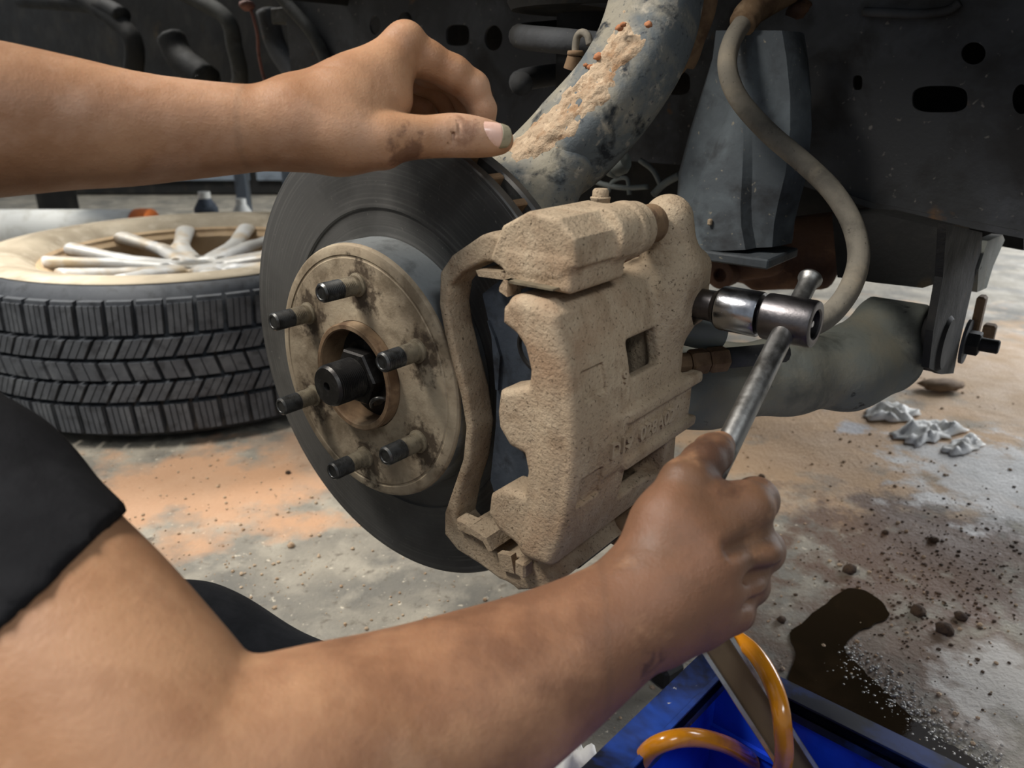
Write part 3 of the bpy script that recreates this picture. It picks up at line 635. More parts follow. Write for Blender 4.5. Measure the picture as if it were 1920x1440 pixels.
# ---- lower (right) arm and hand closed round the bar
def right_arm(f, hand):
    chain(f, [(at(-420,800,.37),56), J(-130,1000,.328,51), J(34,1158,.310,48), J(130,1266,.298,46.5), J(232,1390,.289,45.5), J(310,1490,.284,44), J(375,1520,.284,42)], .012)
    chain(f, [J(375,1520,.284,43), J(560,1455,.303,45), J(720,1392,.325,42), J(895,1318,.344,38), J(1020,1252,.357,32), J(1120,1190,.366,27), J(1215,1128,.374,24), J(1262,1090,.378,23)], .008)
    if not hand: return
    chain(f, [J(1215,1128,.374,23), J(1305,1030,.379,17), J(1398,955,.392,11.6)], .012)
    chain(f, [J(1225,1128,.376,22), J(1320,1070,.379,16), J(1412,1036,.390,11.2)], .012)
    chain(f, [J(1235,1140,.377,21), J(1320,1110,.380,15), J(1386,1094,.389,10.8)], .012)
    chain(f, [J(1240,1155,.378,19), J(1305,1150,.382,14), J(1362,1142,.389,10.2)], .012)
    chain(f, [J(1225,1070,.379,18), J(1250,985,.383,16), J(1283,908,.390,12.2)], .012)         # thumb metacarpal
    chain(f, [J(1300,925,.391,11), J(1345,952,.390,11), J(1392,958,.393,10.6)], .010)         # web over the bar
    chain(f, [J(1280,985,.385,15), J(1345,1000,.386,13)], .012)
    chain(f, [J(1283,905,.391,12.4), J(1318,868,.405,10.8), J(1336,850,.415,10.4), J(1350,836,.424,8.2)], .004)
    chain(f, [J(1400,950,.394,12.6), J(1416,938,.412,11.6), J(1406,938,.435,10.4)], .005)       # index finger
    chain(f, [J(1406,938,.435,10.4), J(1366,952,.449,8.6), J(1325,965,.444,7.6)], .003)
    chain(f, [J(1416,1034,.392,12.6), J(1428,1032,.410,11.8), J(1418,1030,.434,10.4)], .003)
    chain(f, [J(1418,1030,.434,10.4), J(1372,1038,.446,8.6), J(1325,1040,.438,7.6)], .003)
    chain(f, [J(1388,1096,.391,12), J(1402,1096,.408,11), J(1394,1096,.430,9.8)], .003)
    chain(f, [J(1394,1096,.430,9.8), J(1350,1096,.440,8.4), J(1305,1094,.430,7.4)], .003)
    chain(f, [J(1364,1145,.391,11), J(1378,1147,.406,10), J(1370,1146,.424,8.8)], .003)
    chain(f, [J(1370,1146,.424,8.8), J(1330,1145,.432,7.6), J(1290,1140,.424,6.8)], .003)
    for (x, y, d, r) in ((1402,958,.388,9),(1418,1038,.386,9),(1390,1096,.386,8.4),(1366,1145,.387,7.6)): f.add(ball(at(x,y,d), r*mm), .010)
    for (x, y, d, r) in ((1385,998,.395,12.5),(1402,998,.402,10.5),(1380,1068,.395,12),(1396,1068,.402,10),(1352,1122,.396,11),(1370,1122,.402,9)): f.add(ball(at(x,y,d), r*mm), .008)
    # valleys between the knuckles, tendons
    for (a, b) in (((1366,1032,.364),(1470,996,.385)),((1350,1092,.365),(1455,1072,.383)),((1335,1132,.366),(1430,1124,.385))):
        f.cut(cone(at(*a),.0004,at(*b),.0014), .010)
def arm_mesh(fn, split, left):
    out = []
    return out
XL, XR = -.150, .040
parts = []
def sweep(fn, lo, hi, h, hand):
    f = Field(lo, hi, h); fn(f, hand); return f.mesh()
pL = [at(520,150,.43), at(970,40,.45), at(970,320,.55), at(700,60,.55)]
parts.append(sweep(left_arm, (XL, .38, .50), (.02, .62, .78), .0011, True))
parts.append(sweep(left_arm, (-.75, .20, .45), (XL+.0024, .62, .85), .0024, True))
parts.append(sweep(right_arm, (XR, .22, .26), (.175, .46, .50), .0010, True))
parts.append(sweep(right_arm, (-.42, .08, .20), (XR+.0022, .46, .66), .0022, True))
def nail(name, c, axis, nrm, L, Wd, r, m, th=.0006, t0=0.0, t1=1.0, taper=.12, lift=0.0):
    axis = axis/np.linalg.norm(axis); nrm = nrm-axis*(nrm@axis); nrm /= np.linalg.norm(nrm); s = np.cross(axis, nrm); V = []; F = []
    nu, nv = 12, 10
    for layer in (0, 1):
        for i in range(nu+1):
            u = t0+(t1-t0)*i/nu; w = Wd/2*(1-taper*abs(2*u-1)**4)
            for j in range(nv+1):
                v = 2*j/nv-1; 
                e = math.sqrt(max(0, 1-(v*.98)**2)); uu = u + (.10*(e-1) if u > .5 else -.14*(e-1))*abs(2*u-1)
                x = v*w; h = math.sqrt(max(1e-9, r*r-x*x))-r
                V.append(c + axis*((uu-.5)*L) + s*x + nrm*(h + layer*th + lift - .0012*(2*u-1)**2))
    n1 = (nu+1)*(nv+1)
    for i in range(nu):
        for j in range(nv):
            a = i*(nv+1)+j; F.append((n1+a, n1+a+nv+1, n1+a+nv+2, n1+a+1)); F.append((a, a+1, a+nv+2, a+nv+1))
    edge = [j for j in range(nv+1)] + [i*(nv+1)+nv for i in range(1, nu+1)] + [nu*(nv+1)+j for j in range(nv-1, -1, -1)] + [i*(nv+1) for i in range(nu-1, 0, -1)]
    for a, b in zip(edge, edge[1:]+edge[:1]): F.append((a, n1+a, n1+b, b))
    return make(name, V, F, m, per)
ta = at(940,264,.476)-at(895,258,.470); tc = at(927,257,.4745); tn = TOCAM(tc)+UP*.12
sc_ = tc + tn/np.linalg.norm(tn)*.0126
nail('thumbnail', sc_, ta, tn, .0222, .0146, .0094, 'nail', t0=-.08, t1=.76)
nail('thumbnail_tip', sc_, ta, tn, .0222, .0146, .0094, 'nail_tip', t0=.74, t1=1.02, th=.0007)
ta = at(1350,836,.424)-at(1330,858,.412); tc = at(1346,836,.4215); tn = TOCAM(tc)+RT*.35
nail('thumbnail', tc+tn/np.linalg.norm(tn)*.0108, ta, tn, .0150, .0125, .0085, 'nail')
# head, looking down at the brake from beside the frame
hd = np.array([-.455,.425,.690]); hf = np.array([.80,.28,-.42]); hf /= np.linalg.norm(hf); hs = np.cross(hf, Z3); hs /= np.linalg.norm(hs); hu = np.cross(hs, hf)
H = lambda a, b, c: hd + hf*a*mm + hs*b*mm + hu*c*mm      # forward, right, up in mm
f = Field(hd-.19, hd+.19, .003)
f.add(cone(H(-18,0,28),78*mm,H(8,0,30),74*mm)); f.add(cone(H(20,0,-10),62*mm,H(38,0,-62),38*mm), .04)
f.add(cone(H(86,0,14),8*mm,H(103,0,-20),11*mm), .02); f.add(cone(H(88,-9,-22),7*mm,H(88,9,-22),7*mm), .01)
f.add(cone(H(78,-30,32),9*mm,H(78,30,32),9*mm), .02); f.add(cone(H(62,-40,-12),16*mm,H(62,-38,-20),14*mm), .025); f.add(cone(H(62,40,-12),16*mm,H(62,38,-20),14*mm), .025)
f.add(cone(H(80,-20,-50),6*mm,H(80,20,-50),6*mm), .012); f.add(cone(H(78,-15,-60),6*mm,H(78,15,-60),6*mm), .010); f.add(ball(H(70,0,-82),16*mm), .02)
f.cut(cone(H(90,-22,-55),.8*mm,H(90,22,-55),.8*mm), .006)
for s in (-1,1): f.cut(ball(H(92,s*31,13),13*mm), .012); f.add(cone(H(-2,s*78,16),8*mm,H(2,s*76,-16),6*mm,(hs,.6)), .008)
f.add(cone(H(-15,0,-40),52*mm,(shoulder_mid:=np.array([-.54,.475,.50])),56*mm), .03)
V, Q = f.mesh(); parts_head = (V, Q)
VV, QQ, k = [], [], 0
for (V, Q) in parts+[parts_head]: VV.append(V); QQ.append(Q+k); k += len(V)
body = make('body', np.concatenate(VV), np.concatenate(QQ), 'skin', per)
for s in (-1,1):
    e = MB().lathe(H(66,s*31,13), hf, [(0,-.011),(.009,-.007),(.0115,0),(.009,.007),(.005,.0105)], 20); e.build('eye', 'paper', per, smooth=True)
    MB().lathe(H(66,s*31,13), hf, [(.0052,.0100),(.0045,.0108),(0,.0114)], 16).build('iris', 'clod', per, smooth=True)
    MB().tube(spline([H(87,s*14,38),H(89,s*32,43),H(78,s*50,36)],6), [.0022]*4+[.003]*6+[.0018]*3, 8).build('eyebrow', 'shirt', per, smooth=True)
f = Field(hd-.17, hd+.17, .003)
f.add(cone(H(-20,0,34),83*mm,H(4,0,38),79*mm)); f.cut(rbox(H(100,0,-40),(70*mm,120*mm,95*mm),np.array([hf,hs,hu])), .004); f.cut(rbox(H(40,0,-120),(120*mm,120*mm,110*mm),np.array([hf,hs,hu])), .004)
V, Q = f.mesh(); n_ = np.array([mnoise.noise(Vector(v)*60) for v in V]); c_ = H(-8,0,34); V = V + (V-c_)/np.linalg.norm(V-c_, axis=1)[:,None]*(n_*.004)[:,None]
make('hair', V, Q, 'shirt', per)
# black shirt: sleeve of the lower arm shows at the left edge, trunk and other sleeve are beside the frame
f = Field((-1.0,-.05,.10), (-.08,1.0,1.05), .004)
s0 = at(-380,790,.365); s1 = at(70,1120,.306); vr = s1-CP; vr /= np.linalg.norm(vr); sd = RT*.78-UP*.62; sd -= vr*(sd@vr); sd /= np.linalg.norm(sd)
shR = at(-400,800,.40); shL = at(-720,330,.58)
f.add(cone(shR,.078,at(-130,1000,.328),.0605), .03); f.add(cone(at(-130,1000,.328),.0605,at(138,1270,.298),.0560), .01)
f.add(cone(shL,.070,at(-520,270,.44),.058), .03)
f.add(cone((-.54,.475,.50),.070,(-.55,.475,.44),.09), .04); ch = (shR+shL)/2+np.array([-.06,.03,-.06]); f.add(cone(shR+[-.03,.02,-.02],.085,shL+[-.03,0,-.02],.085), .06)
f.add(cone(ch,.15,ch+np.array([-.10,.02,-.30]),.15,(E1,.8)), .08)
cutc = s1
Rm = np.array([sd, np.cross(sd, UP)/np.linalg.norm(np.cross(sd, UP)), np.zeros(3)]); Rm[2] = np.cross(Rm[0], Rm[1])
f.cut(rbox(s1+sd*.2, (.2,.12,.12), Rm, .0), .002)
V, Q = f.mesh(); make('shirt', V, Q, 'shirt', per)
f = Field((-.85,.05,.0), (.02,.80,.62), .004)
kn = at(700,1408,.60); hip = ch+np.array([-.08,.03,-.36])
f.add(cone(kn,.060,at(330,1284,.62),.072), .03); f.add(cone(at(330,1284,.62),.072,hip,.09), .04)
f.add(cone(hip+[0,.08,0],.10,hip+[0,-.10,0],.10), .05)
f.add(cone(kn,.058,(kn[0]-.20,kn[1]+.02,.055),.050), .02)
f.add(cone(hip+[0,-.12,0],.085,(hip[0]+.30,hip[1]-.28,.09),.075), .03); f.add(cone((hip[0]+.30,hip[1]-.28,.09),.07,(hip[0]-.08,hip[1]-.30,.055),.05), .03)
V, Q = f.mesh(); make('trousers', V, Q, 'trousers', per)
# ================================================================== VEHICLE AROUND THE BRAKE
def ona(x, y, a):
    d = ML@(RT*(x-960)/FPX - UP*(y-720)/FPX + FW); o = ML@(CP-HUB); t = (a-o[0])/d[0]; return o + t*d
def onl(x, y, c): return ML@(onc(x, y, c)-HUB)
def plate_with_holes(name, outer, holes, frame, z0, z1, m, parent):
    cu = bpy.data.curves.new(name, 'CURVE'); cu.dimensions = '2D'; cu.fill_mode = 'BOTH'; cu.extrude = abs(z1-z0)/2
    for loop in [outer]+holes:
        sp = cu.splines.new('POLY'); sp.points.add(len(loop)-1); sp.use_cyclic_u = True
        for p, q in zip(sp.points, loop): p.co = (q[0], q[1], 0, 1)
    t = bpy.data.objects.new('tmp', cu); COL.objects.link(t); me = bpy.data.meshes.new_from_object(t.evaluated_get(bpy.context.evaluated_depsgraph_get())); bpy.data.objects.remove(t)
    o, u, v, w = [np.array(q, float) for q in frame]; co = np.array([v_.co[:] for v_ in me.vertices]); zc = (z0+z1)/2
    return make(name, o + co[:,:1]*u + co[:,1:2]*v + (co[:,2:]+zc)*w, [list(p.vertices) for p in me.polygons], m, parent, smooth=False)
def oval(x, y, rx, ry, c, n=24, p=2.0, rot=0):
    out = []
    for i in range(n):
        t = 2*math.pi*i/n; cx, sy = math.cos(t), math.sin(t)
        dx = rx*math.copysign(abs(cx)**(2/p), cx); dy = ry*math.copysign(abs(sy)**(2/p), sy)
        q = onl(x+dx*math.cos(rot)-dy*math.sin(rot), y+dx*math.sin(rot)+dy*math.cos(rot), c); out.append((q[0], q[1]))
    return out
CR = -.45
ch_ = thing('vehicle_chassis', 'dusty black vehicle frame and wheel arch hanging above the brake', 'vehicle', loc(0, .085, CR))
bA = onl(1560,368,CR); bB = onl(1640,392,CR); bC = onl(1920,446,CR)
outer = [(-.72,.60),(-.72,.16),(-.10,.12),(bA[0]-.05,bA[1]+.02),(bA[0],bA[1]),(bB[0],bB[1]),(bC[0],bC[1]),(1.2,bC[1]-.01),(1.2,.60)]
holes = [oval(1825,100,23,21,CR), oval(1762,186,52,25,CR,32,3.2), oval(1608,155,9,14,CR,16,3), oval(1915,186,17,28,CR),
         oval(703,47,10,18,CR), oval(760,44,14,22,CR), oval(858,66,22,20,CR,24,3.5), oval(925,71,17,24,CR), oval(1268,156,26,22,CR,24,3.2)]
plate_with_holes('frame_rail_plate', outer, holes, fr, CR-.004, CR, 'frame', ch_)
bx = MB(); bx.prism([(-.72,.59),(-.72,.17),(1.2,.09),(1.2,.59)], fr, CR-.13, CR-.12); bx.build('rail_inner_plate', 'frame_dark', ch_)
lo_ = [(bB[0]-.10,bB[1]+.030),(bB[0],bB[1]+.006),(bC[0],bC[1]+.006),(1.2,bC[1]-.004)]
MB().prism(lo_+[(q[0],q[1]-.006) for q in lo_[::-1]], fr, CR-.13, CR+.004).build('rail_lower_flange', 'frame', ch_)
# raised lip above, seen at the top right
MB().tube(spline([onc(1620,22,CR+.006), onc(1670,24,CR+.012), onc(1720,26,CR+.010), onc(1775,20,CR+.006), onc(1800,4,CR+.006)], 8), .004, 8).build('weld_bead', 'frame', ch_, smooth=True)
# inner wing left of the rail: flanged arch edge, darker recess with ribs
MB().tube(spline([onc(480,-60,CR+.01), onc(540,10,CR+.01), onc(585,62,CR+.01), onc(612,120,CR+.01), onc(622,190,CR+.01)], 10), .010, 10).build('arch_flange', 'fender', ch_, smooth=True)
MB().prism([(-3.2,1.1),(-3.2,.28)]+[tuple(onl(*p,CR-.2)[:2]) for p in [(200,190),(560,200),(700,210),(700,-300)]], fr, CR-.22, CR-.20).build('inner_wing_panel', 'frame_dark', ch_)
for (pts, r, m) in (([(330,-20),(420,30),(440,90),(450,150),(430,200)], .016, 'fender'), ([(130,-20),(240,60),(250,140),(240,200)], .022, 'frame_dark'), ([(320,70),(340,110),(390,150)], .03, 'frame_dark'), ([(500,20),(520,90),(560,150),(590,200)], .020, 'frame'), ([(40,0),(180,10),(230,30)], .02, 'frame_dark')):
    MB().tube(spline([onc(*p,CR-.12) for p in pts], 8), r, 10).build('pressed_rib', m, ch_, smooth=True)
MB().box(onc(545,30,CR-.03), (.028,.012,.02), ML, .002).build('wing_bracket', 'fender', ch_)
# wheel arch shell over everything, added with the outer wing to darken the frame
sh = MB(); Vs = []; Fs = []; na, nc = 40, 2
for i in range(na+1):
    t = math.radians(2+150*i/na)
    for (r, c) in ((.64,.03),(.64,-.75),(.655,-.75),(.655,.03)): Vs.append(loc(r*math.cos(t), .03+r*math.sin(t)*.95, c))
for i in range(na):
    for k in range(4): Fs.append((4*i+k, 4*i+4+k, 4*i+4+(k+1)%4, 4*i+(k+1)%4))
sh.put(Vs, Fs); sh.build('wheel_arch_shell', 'frame_dark', ch_, auto=50)
MB().prism([(-1.8,1.25),(-1.8,.34),(-.66,.30),(-.60,.30),(-.45,.50),(0,.645),(.45,.50),(.60,.30),(.66,.10),(1.8,.10),(1.8,1.25)], fr, .02, .035).build('outer_wing', 'frame_dark', ch_)
# bulk of engine and floor pan behind
bulk = [tuple(onl(*p,-.72)[:2]) for p in [(100,-400),(100,200),(540,210),(900,300),(1150,430),(1290,535),(1500,520),(1620,480),(1700,430),(1920,470),(1920,-400)]]
MB().prism(bulk, fr, -1.3, -.72).build('engine_bulk', 'frame_dark', ch_)
# control arm bracket: two plates square to the vehicle axis, with cam bolt
def aplate(name, px, a, th, m):
    P = [ona(x, y, a) for (x, y) in px]; return MB().prism([(q[1], q[2]) for q in P], (HUB+E1*a, E2, N, E1), -th, 0).build(name, m, ch_)
AP = .318
aplate('arm_bracket_plate', [(1775,420),(1842,436),(1840,470),(1822,545),(1800,640),(1788,700),(1765,702),(1742,690),(1750,620),(1768,520)], AP, .006, 'frame_dark')
aplate('bracket_lip', [(1852,452),(1880,440),(1884,450),(1862,500),(1850,540),(1832,548),(1835,505)], AP+.002, .010, 'armmetal')
MB().prism([tuple(onl(*p,-.40)[:2]) for p in [(1560,400),(1655,402),(1800,438),(1790,520),(1730,540),(1640,530),(1570,520)]], fr, -.44, -.40).build('cross_member', 'frame_dark', ch_)
cb = loc(*ona(1808,640,AP))
MB().lathe(cb, E1, [(.022,0),(.022,.003),(.012,.003)], 28).build('cam_washer', 'frame', ch_, auto=30)
MB().lathe(cb, E1, [(.0125,.003),(.0125,.013),(.011,.014)], 6).build('cam_nut', 'black_hole', ch_)
MB().cyl(cb+E1*.013, cb+E1*.030, .0068, n=16, bev=.001).build('cam_bolt_end', 'black_hole', ch_, auto=30)
MB().box(loc(*ona(1826,590,AP))+E1*.004, (.004,.020,.008), ML, .002).build('cam_stop', 'rustbrown', ch_)
MB().box(loc(*ona(1838,622,AP))+E1*.008, (.006,.010,.007), ML, .002).build('cam_stop', 'rustbrown', ch_)

# bump stop bracket hanging from the frame
bk = thing('bump_stop_bracket', 'folded grey steel bracket with flat foot hanging beside the hose', 'bracket', onc(1395,470,-.34))
rows = [(1352,1500,60,-.06),(1345,1510,110,-.05),(1322,1520,180,-.03),(1302,1522,240,-.012),(1280,1515,320,0),(1276,1500,375,.004),(1284,1490,415,.004),(1306,1484,456,.004)]
Vb = []; Fb = []
for (x0, x1, y, dc) in rows:
    cL = onc(x0,y,-.34); cR = onc(x1,y,-.34); mid = (cL+cR)/2; hw = (cR-cL)/2; tt = min(1, max(0, (y-150)/306))
    front = [(-1,0),(-.93,.016),(-.80,.026),(-.02-.66*tt-.05,.030),(-.02-.66*tt+.05,.030+.014*tt),(.03,.030+.018*tt),(.08+.42*tt-.05,.030+.012*tt),(.08+.42*tt+.05,.029),(.82,.024),(.93,.014),(1,0)]
    back = [(.8,-.03),(0,-.04),(-.8,-.03)]
    for (u, w) in front+back: Vb.append(mid + hw*u + N*w)
nb = 14
for j in range(len(rows)-1):
    for i in range(nb):
        i2 = (i+1) % nb; Fb.append((j*nb+i, (j+1)*nb+i, (j+1)*nb+i2, j*nb+i2))
Fb.append(tuple(range(nb))); Fb.append(tuple((len(rows)-1)*nb+i for i in range(nb))[::-1])
make('bracket_shell', Vb, Fb, 'cone', bk, True, None, 24)
f0 = (onc(1396,466,-.345)); MB().box(f0+N*.022, (.0475,.0045,.036), ML, .0015).build('foot_plate', 'cone', bk)
MB().box(onc(1372,405,-.34)+N*.047, (.002,.003,.002), ML, .001).build('mud_speck', 'dust', bk)

# steering knuckle sweeping up behind the disc
kn_ = thing('steering_knuckle', 'curved dusty steering knuckle arm caked with dry earth', 'steering knuckle', onc(985,360,-.10))
kpath = spline([onc(930,420,-.085), onc(985,345,-.095), onc(1075,262,-.105), onc(1160,165,-.12), onc(1215,60,-.135), onc(1240,-60,-.15), onc(1245,-160,-.16)], 12)
kr = np.interp(np.arange(len(kpath)), [0,12,24,36,48,60,72], [30,31,33,31,30.5,29.5,29])*mm
def sweep_sec(path, hw, ht, nn, p=3.5):
    V, FR = [], []; m = len(path); P = np.array(path)
    for i in range(m):
        t = P[min(i+1,m-1)]-P[max(i-1,0)]; t /= np.linalg.norm(t)
        th = TOCAM(P[i])*.8 + UP*.75 - RT*.25; th -= t*(th@t); th /= np.linalg.norm(th); w = np.cross(th, t); FR.append((t, w, th))
        for k in range(nn):
            a = 2*math.pi*k/nn; c, s = math.cos(a), math.sin(a)
            V.append(P[i] + w*hw[i]*math.copysign(abs(c)**(2/p), c) + th*ht[i]*math.copysign(abs(s)**(2/p), s))
    F = [(i*nn+k, i*nn+(k+1)%nn, (i+1)*nn+(k+1)%nn, (i+1)*nn+k) for i in range(m-1) for k in range(nn)]
    F += [tuple(range(nn))[::-1], tuple((m-1)*nn+k for k in range(nn))]
    return V, F, FR
Vk, Fk, FRk = sweep_sec(kpath, kr, kr*.85, 32)
make('knuckle_arm', Vk, Fk, 'knuckle', kn_)
MB().tube([np.array(kpath[i]) + FRk[i][1]*kr[i]*1.0 - FRk[i][2]*kr[i]*.1 for i in range(4, len(kpath))], .0016, 8).build('parting_line', 'knuckle', kn_, smooth=True)
f = Field(np.array(at(1000,420,.55))-.10, np.array(at(1000,420,.55))+.10, .002)
f.add(cone(onc(985,345,-.095),.028,onc(940,420,-.075),.032), .0); f.add(cone(onc(1060,300,-.09),.022,onc(1010,380,-.08),.024), .02); f.add(cone(onc(940,420,-.08),.045,onc(850,560,-.09),.05), .03)
V, Q = f.mesh(); make('knuckle_foot', V, Q, 'knuckle', kn_)
Vd = []; Fd = []; ni, nj = 90, 44
for i in range(ni+1):
    s = 6 + (len(kpath)-30)*i/ni; i0 = int(s); fr_ = s-i0; P = np.array(kpath[i0])*(1-fr_)+np.array(kpath[i0+1])*fr_; t, w, th = FRk[i0]; R = kr[i0]
    for j in range(nj+1):
        u = -.86 + 1.30*j/nj; p = P + w*u*R + th*(R*.85*(max(0, 1-abs(u)**3.5))**(1/3.5))
        e = min(i/ni, 1-i/ni)*5; e2 = min(j/nj, 1-j/nj)*4
        n1 = mnoise.noise(Vector(p)*45); n2 = mnoise.noise(Vector(p)*180); n3 = mnoise.noise(Vector(p)*420)
        h = .0052*min(1, e, e2) - .0018 + .0036*n1 + .0022*n2 + .0012*n3 - .0022*(i/ni)
        Vd.append(p + th*h)
Fd = [(i*(nj+1)+j, i*(nj+1)+j+1, (i+1)*(nj+1)+j+1, (i+1)*(nj+1)+j) for i in range(ni) for j in range(nj)]
make('dry_earth_crust', Vd, Fd, 'dirt', kn_)
def rock(c, r, m, parent=None, name='clod', seed=0, sq=(1,1,.8), sub=2):
    bm = bmesh.new(); bmesh.ops.create_icosphere(bm, subdivisions=sub, radius=1)
    V = []
    for v in bm.verts:
        n = 1+.35*mnoise.noise(v.co*1.7+Vector((seed,seed*.7,3)))+.15*mnoise.noise(v.co*4+Vector((seed,0,0))); V.append(np.array(c)+np.array(v.co)*r*n*np.array(sq))
    F = [[v.index for v in f.verts] for f in bm.faces]; bm.free(); return make(name, V, F, m, parent, True)
for k, (x, y, r) in enumerate(((1122,106,.0034),(1108,126,.0026),(1162,52,.0028),(1168,46,.0022),(1216,46,.0026),(1098,122,.0018),(1138,112,.0018))):
    P = onc(x, y, -.12); rock(P+TOCAM(P)*.026, r, 'redearth', kn_, 'earth_lump', k*3.1)
# coil spring behind the knuckle
sp = thing('coil_spring', 'black coil spring partly hidden behind the knuckle arm', 'spring', onc(1110,160,-.25))
ctr = onl(1100,60,-.27); pts = []
for i in range(150):
    t = i/149*4.2*2*math.pi; pts.append(loc(ctr[0]+.062*math.cos(t+2.2), ctr[1]-.045+.040*t/(2*math.pi), ctr[2]+.062*math.sin(t+2.2)))
MB().tube(pts, .0105, 14).build('spring_coil', 'frame', sp, smooth=True)
s0_ = loc(ctr[0], ctr[1]-.06, ctr[2])
MB().lathe(s0_, E2, [(.025,-.01),(.028,0),(.028,.15),(.0,.15)], 28).build('damper_body', 'frame_dark', sp, auto=30)
MB().lathe(s0_, E2, [(.028,.075),(.070,.078),(.074,.085),(.070,.092),(.028,.094)], 40).build('spring_seat', 'frame_dark', sp, auto=30)
# vent tube with hook, brown sleeve, brake hose
vt = thing('vent_tube', 'small grey hooked vent tube behind the knuckle arm', 'tube', onc(1078,108,-.17))
MB().tube(spline([onc(1080,112,-.17), onc(1079,92,-.17), onc(1082,70,-.17), onc(1092,61,-.17), onc(1102,68,-.17), onc(1106,84,-.17)], 6), .0030, 10).build('hook', 'hose', vt, smooth=True)
MB().lathe(onc(1079,100,-.17), E2, [(.0062,-.002),(.0068,0),(.0062,.002)], 20).build('clamp_ring', 'rustbrown', vt, smooth=True)
MB().cyl(onc(1078,104,-.17), onc(1072,130,-.17), .0058, .0068, 18).build('stub', 'rustbrown', vt, auto=30)
bs = thing('breather_hose', 'brown sleeved hose running up behind the knuckle arm', 'hose', onc(1270,130,-.20))
MB().tube(spline([onc(1262,140,-.2), onc(1285,112,-.2), onc(1300,70,-.2), onc(1318,20,-.2), onc(1330,-50,-.2)], 8), [.005]*7+[.0095]*26, 14).build('sleeve', 'rustbrown', bs, smooth=True)
bh = thing('brake_hose', 'dusty grey rubber brake hose looping down to the caliper', 'hose', at(1610,600,.56))
hp = [at(1400,32,.665), at(1372,78,.65), at(1364,128,.64), at(1385,185,.63), at(1440,248,.62), at(1510,308,.61), at(1562,360,.60), at(1598,420,.592), at(1610,482,.583), at(1594,540,.570), at(1558,588,.556), at(1515,612,.545), at(1460,612,.538), at(1390,598,.534), at(1330,580,.53)]
MB().tube(spline(hp, 12), .0080, 20).build('hose_rubber', 'hose', bh, smooth=True)
MB().tube(spline([at(1392,46,.66), at(1408,22,.668), at(1440,2,.68), at(1480,-20,.69)], 8), [.0112]*4+[.0125]*21, 18).build('hose_ferrule', 'rustbrown', bh, smooth=True)
MB().lathe(at(1392,44,.66), at(1408,22,.668)-at(1392,44,.66), [(.0105,-.001),(.0118,.001),(.0105,.003)], 24).build('hose_crimp', 'rustbrown', bh, smooth=True)
for k, (x, y, r) in enumerate(((1496,18,.010),(1508,10,.007),(1488,78,.007))): rock(at(x,y,.70), r, 'rusty', bh, 'rust_lump', k*2.3)

# lower control arm with bushing, ball joint and fitting
la = thing('lower_control_arm', 'muddy grey lower control arm running to its frame bushing', 'control arm', onc(1500,760,-.25))
f = Field(np.array(at(1480,690,.64))-[.26,.22,.12], np.array(at(1480,690,.64))+[.20,.20,.12], .0022)
f.add(cone(onc(1180,745,-.10),.030,onc(1330,722,-.16),.030,(FW,.7))); f.add(cone(onc(1330,722,-.16),.031,onc(1480,702,-.23),.0300,(FW,.7)), .02)
f.add(cone(onc(1480,702,-.23),.0300,onc(1590,694,-.29),.0300,(FW,.8)), .02); f.add(cone(onc(1590,694,-.29),.0300,onc(1660,676,-.33),.030), .025)
bsh = onc(1690,630,-.355)
f.add(rcyl(bsh-E1*.034, bsh+E1*.018,.031,.004), .015)
f.add(cone(onc(1640,610,-.33),.016,onc(1560,660,-.29),.012), .02)
V, Q = f.mesh(); make('arm_pressing', V, Q, 'armmetal', la)
MB().lathe(bsh, E1, [(.024,.012),(.026,.022),(.026,.034),(.022,.038),(.010,.038)], 32).build('rubber_bushing', 'black_hole', la, auto=40)
MB().lathe(onc(1262,612,-.115), onc(1368,622,-.15)-onc(1262,612,-.115), [(.012,0),(.0125,.004),(.0145,.020),(.0150,.034),(.0135,.0375),(.0,.038)], 32).build('ball_joint_cap', 'boot', la, auto=30)
ft = thing('hose_fitting', 'brown hexagonal pipe fitting below the ball joint', 'fitting', onc(1320,700,-.12))
d_ = onc(1362,672,-.13)-onc(1270,682,-.10); Ld = np.linalg.norm(d_)
MB().lathe(onc(1270,682,-.10), d_, [(.0075,0),(.0075,Ld*.22)], 12).build('fitting_neck', 'rustbrown', ft)
for (u0, u1) in ((.24,.60),(.62,1.0)): MB().lathe(onc(1270,682,-.10), d_, [(.0085,Ld*u0),(.0095,Ld*(u0+.04)),(.0095,Ld*(u1-.04)),(.0085,Ld*u1)], 6).build('hex_nut', 'rustbrown', ft)
MB().tube([onc(1355,672,-.13), onc(1400,668,-.15), onc(1470,660,-.18)], .0078, 12).build('steel_pipe', 'frame', ft, smooth=True)
# rusty casting and small fittings in the dark behind
ra = thing('axle_casting', 'rusty brown axle casting in the shade under the vehicle', 'casting', onc(1450,520,-.52))
f = Field(np.array(onc(1440,460,-.52))-.25, np.array(onc(1440,460,-.52))+.25, .004)
f.add(cone(onc(1200,480,-.52),.040,onc(1420,470,-.52),.035), .02); f.add(cone(onc(1420,470,-.52),.035,onc(1640,440,-.52),.03), .02); f.add(cone(onc(1300,505,-.47),.02,onc(1440,490,-.47),.018), .02)
f.add(cone(onc(1540,520,-.50),.014,onc(1420,530,-.50),.008), .02)
V, Q = f.mesh(); make('casting', V, Q, 'rusty', ra)
o_ = onc(1352,515,-.44); MB().lathe(o_, N, [(.016,-.02),(.016,.003),(.013,.004),(.008,.004),(.007,-.004),(0,-.004)], 28).build('bolt_boss', 'rusty', ra, auto=30)
cp = thing('cap_fitting', 'pale round cap glinting in the dark behind the caliper', 'fitting', onc(1160,325,-.25))
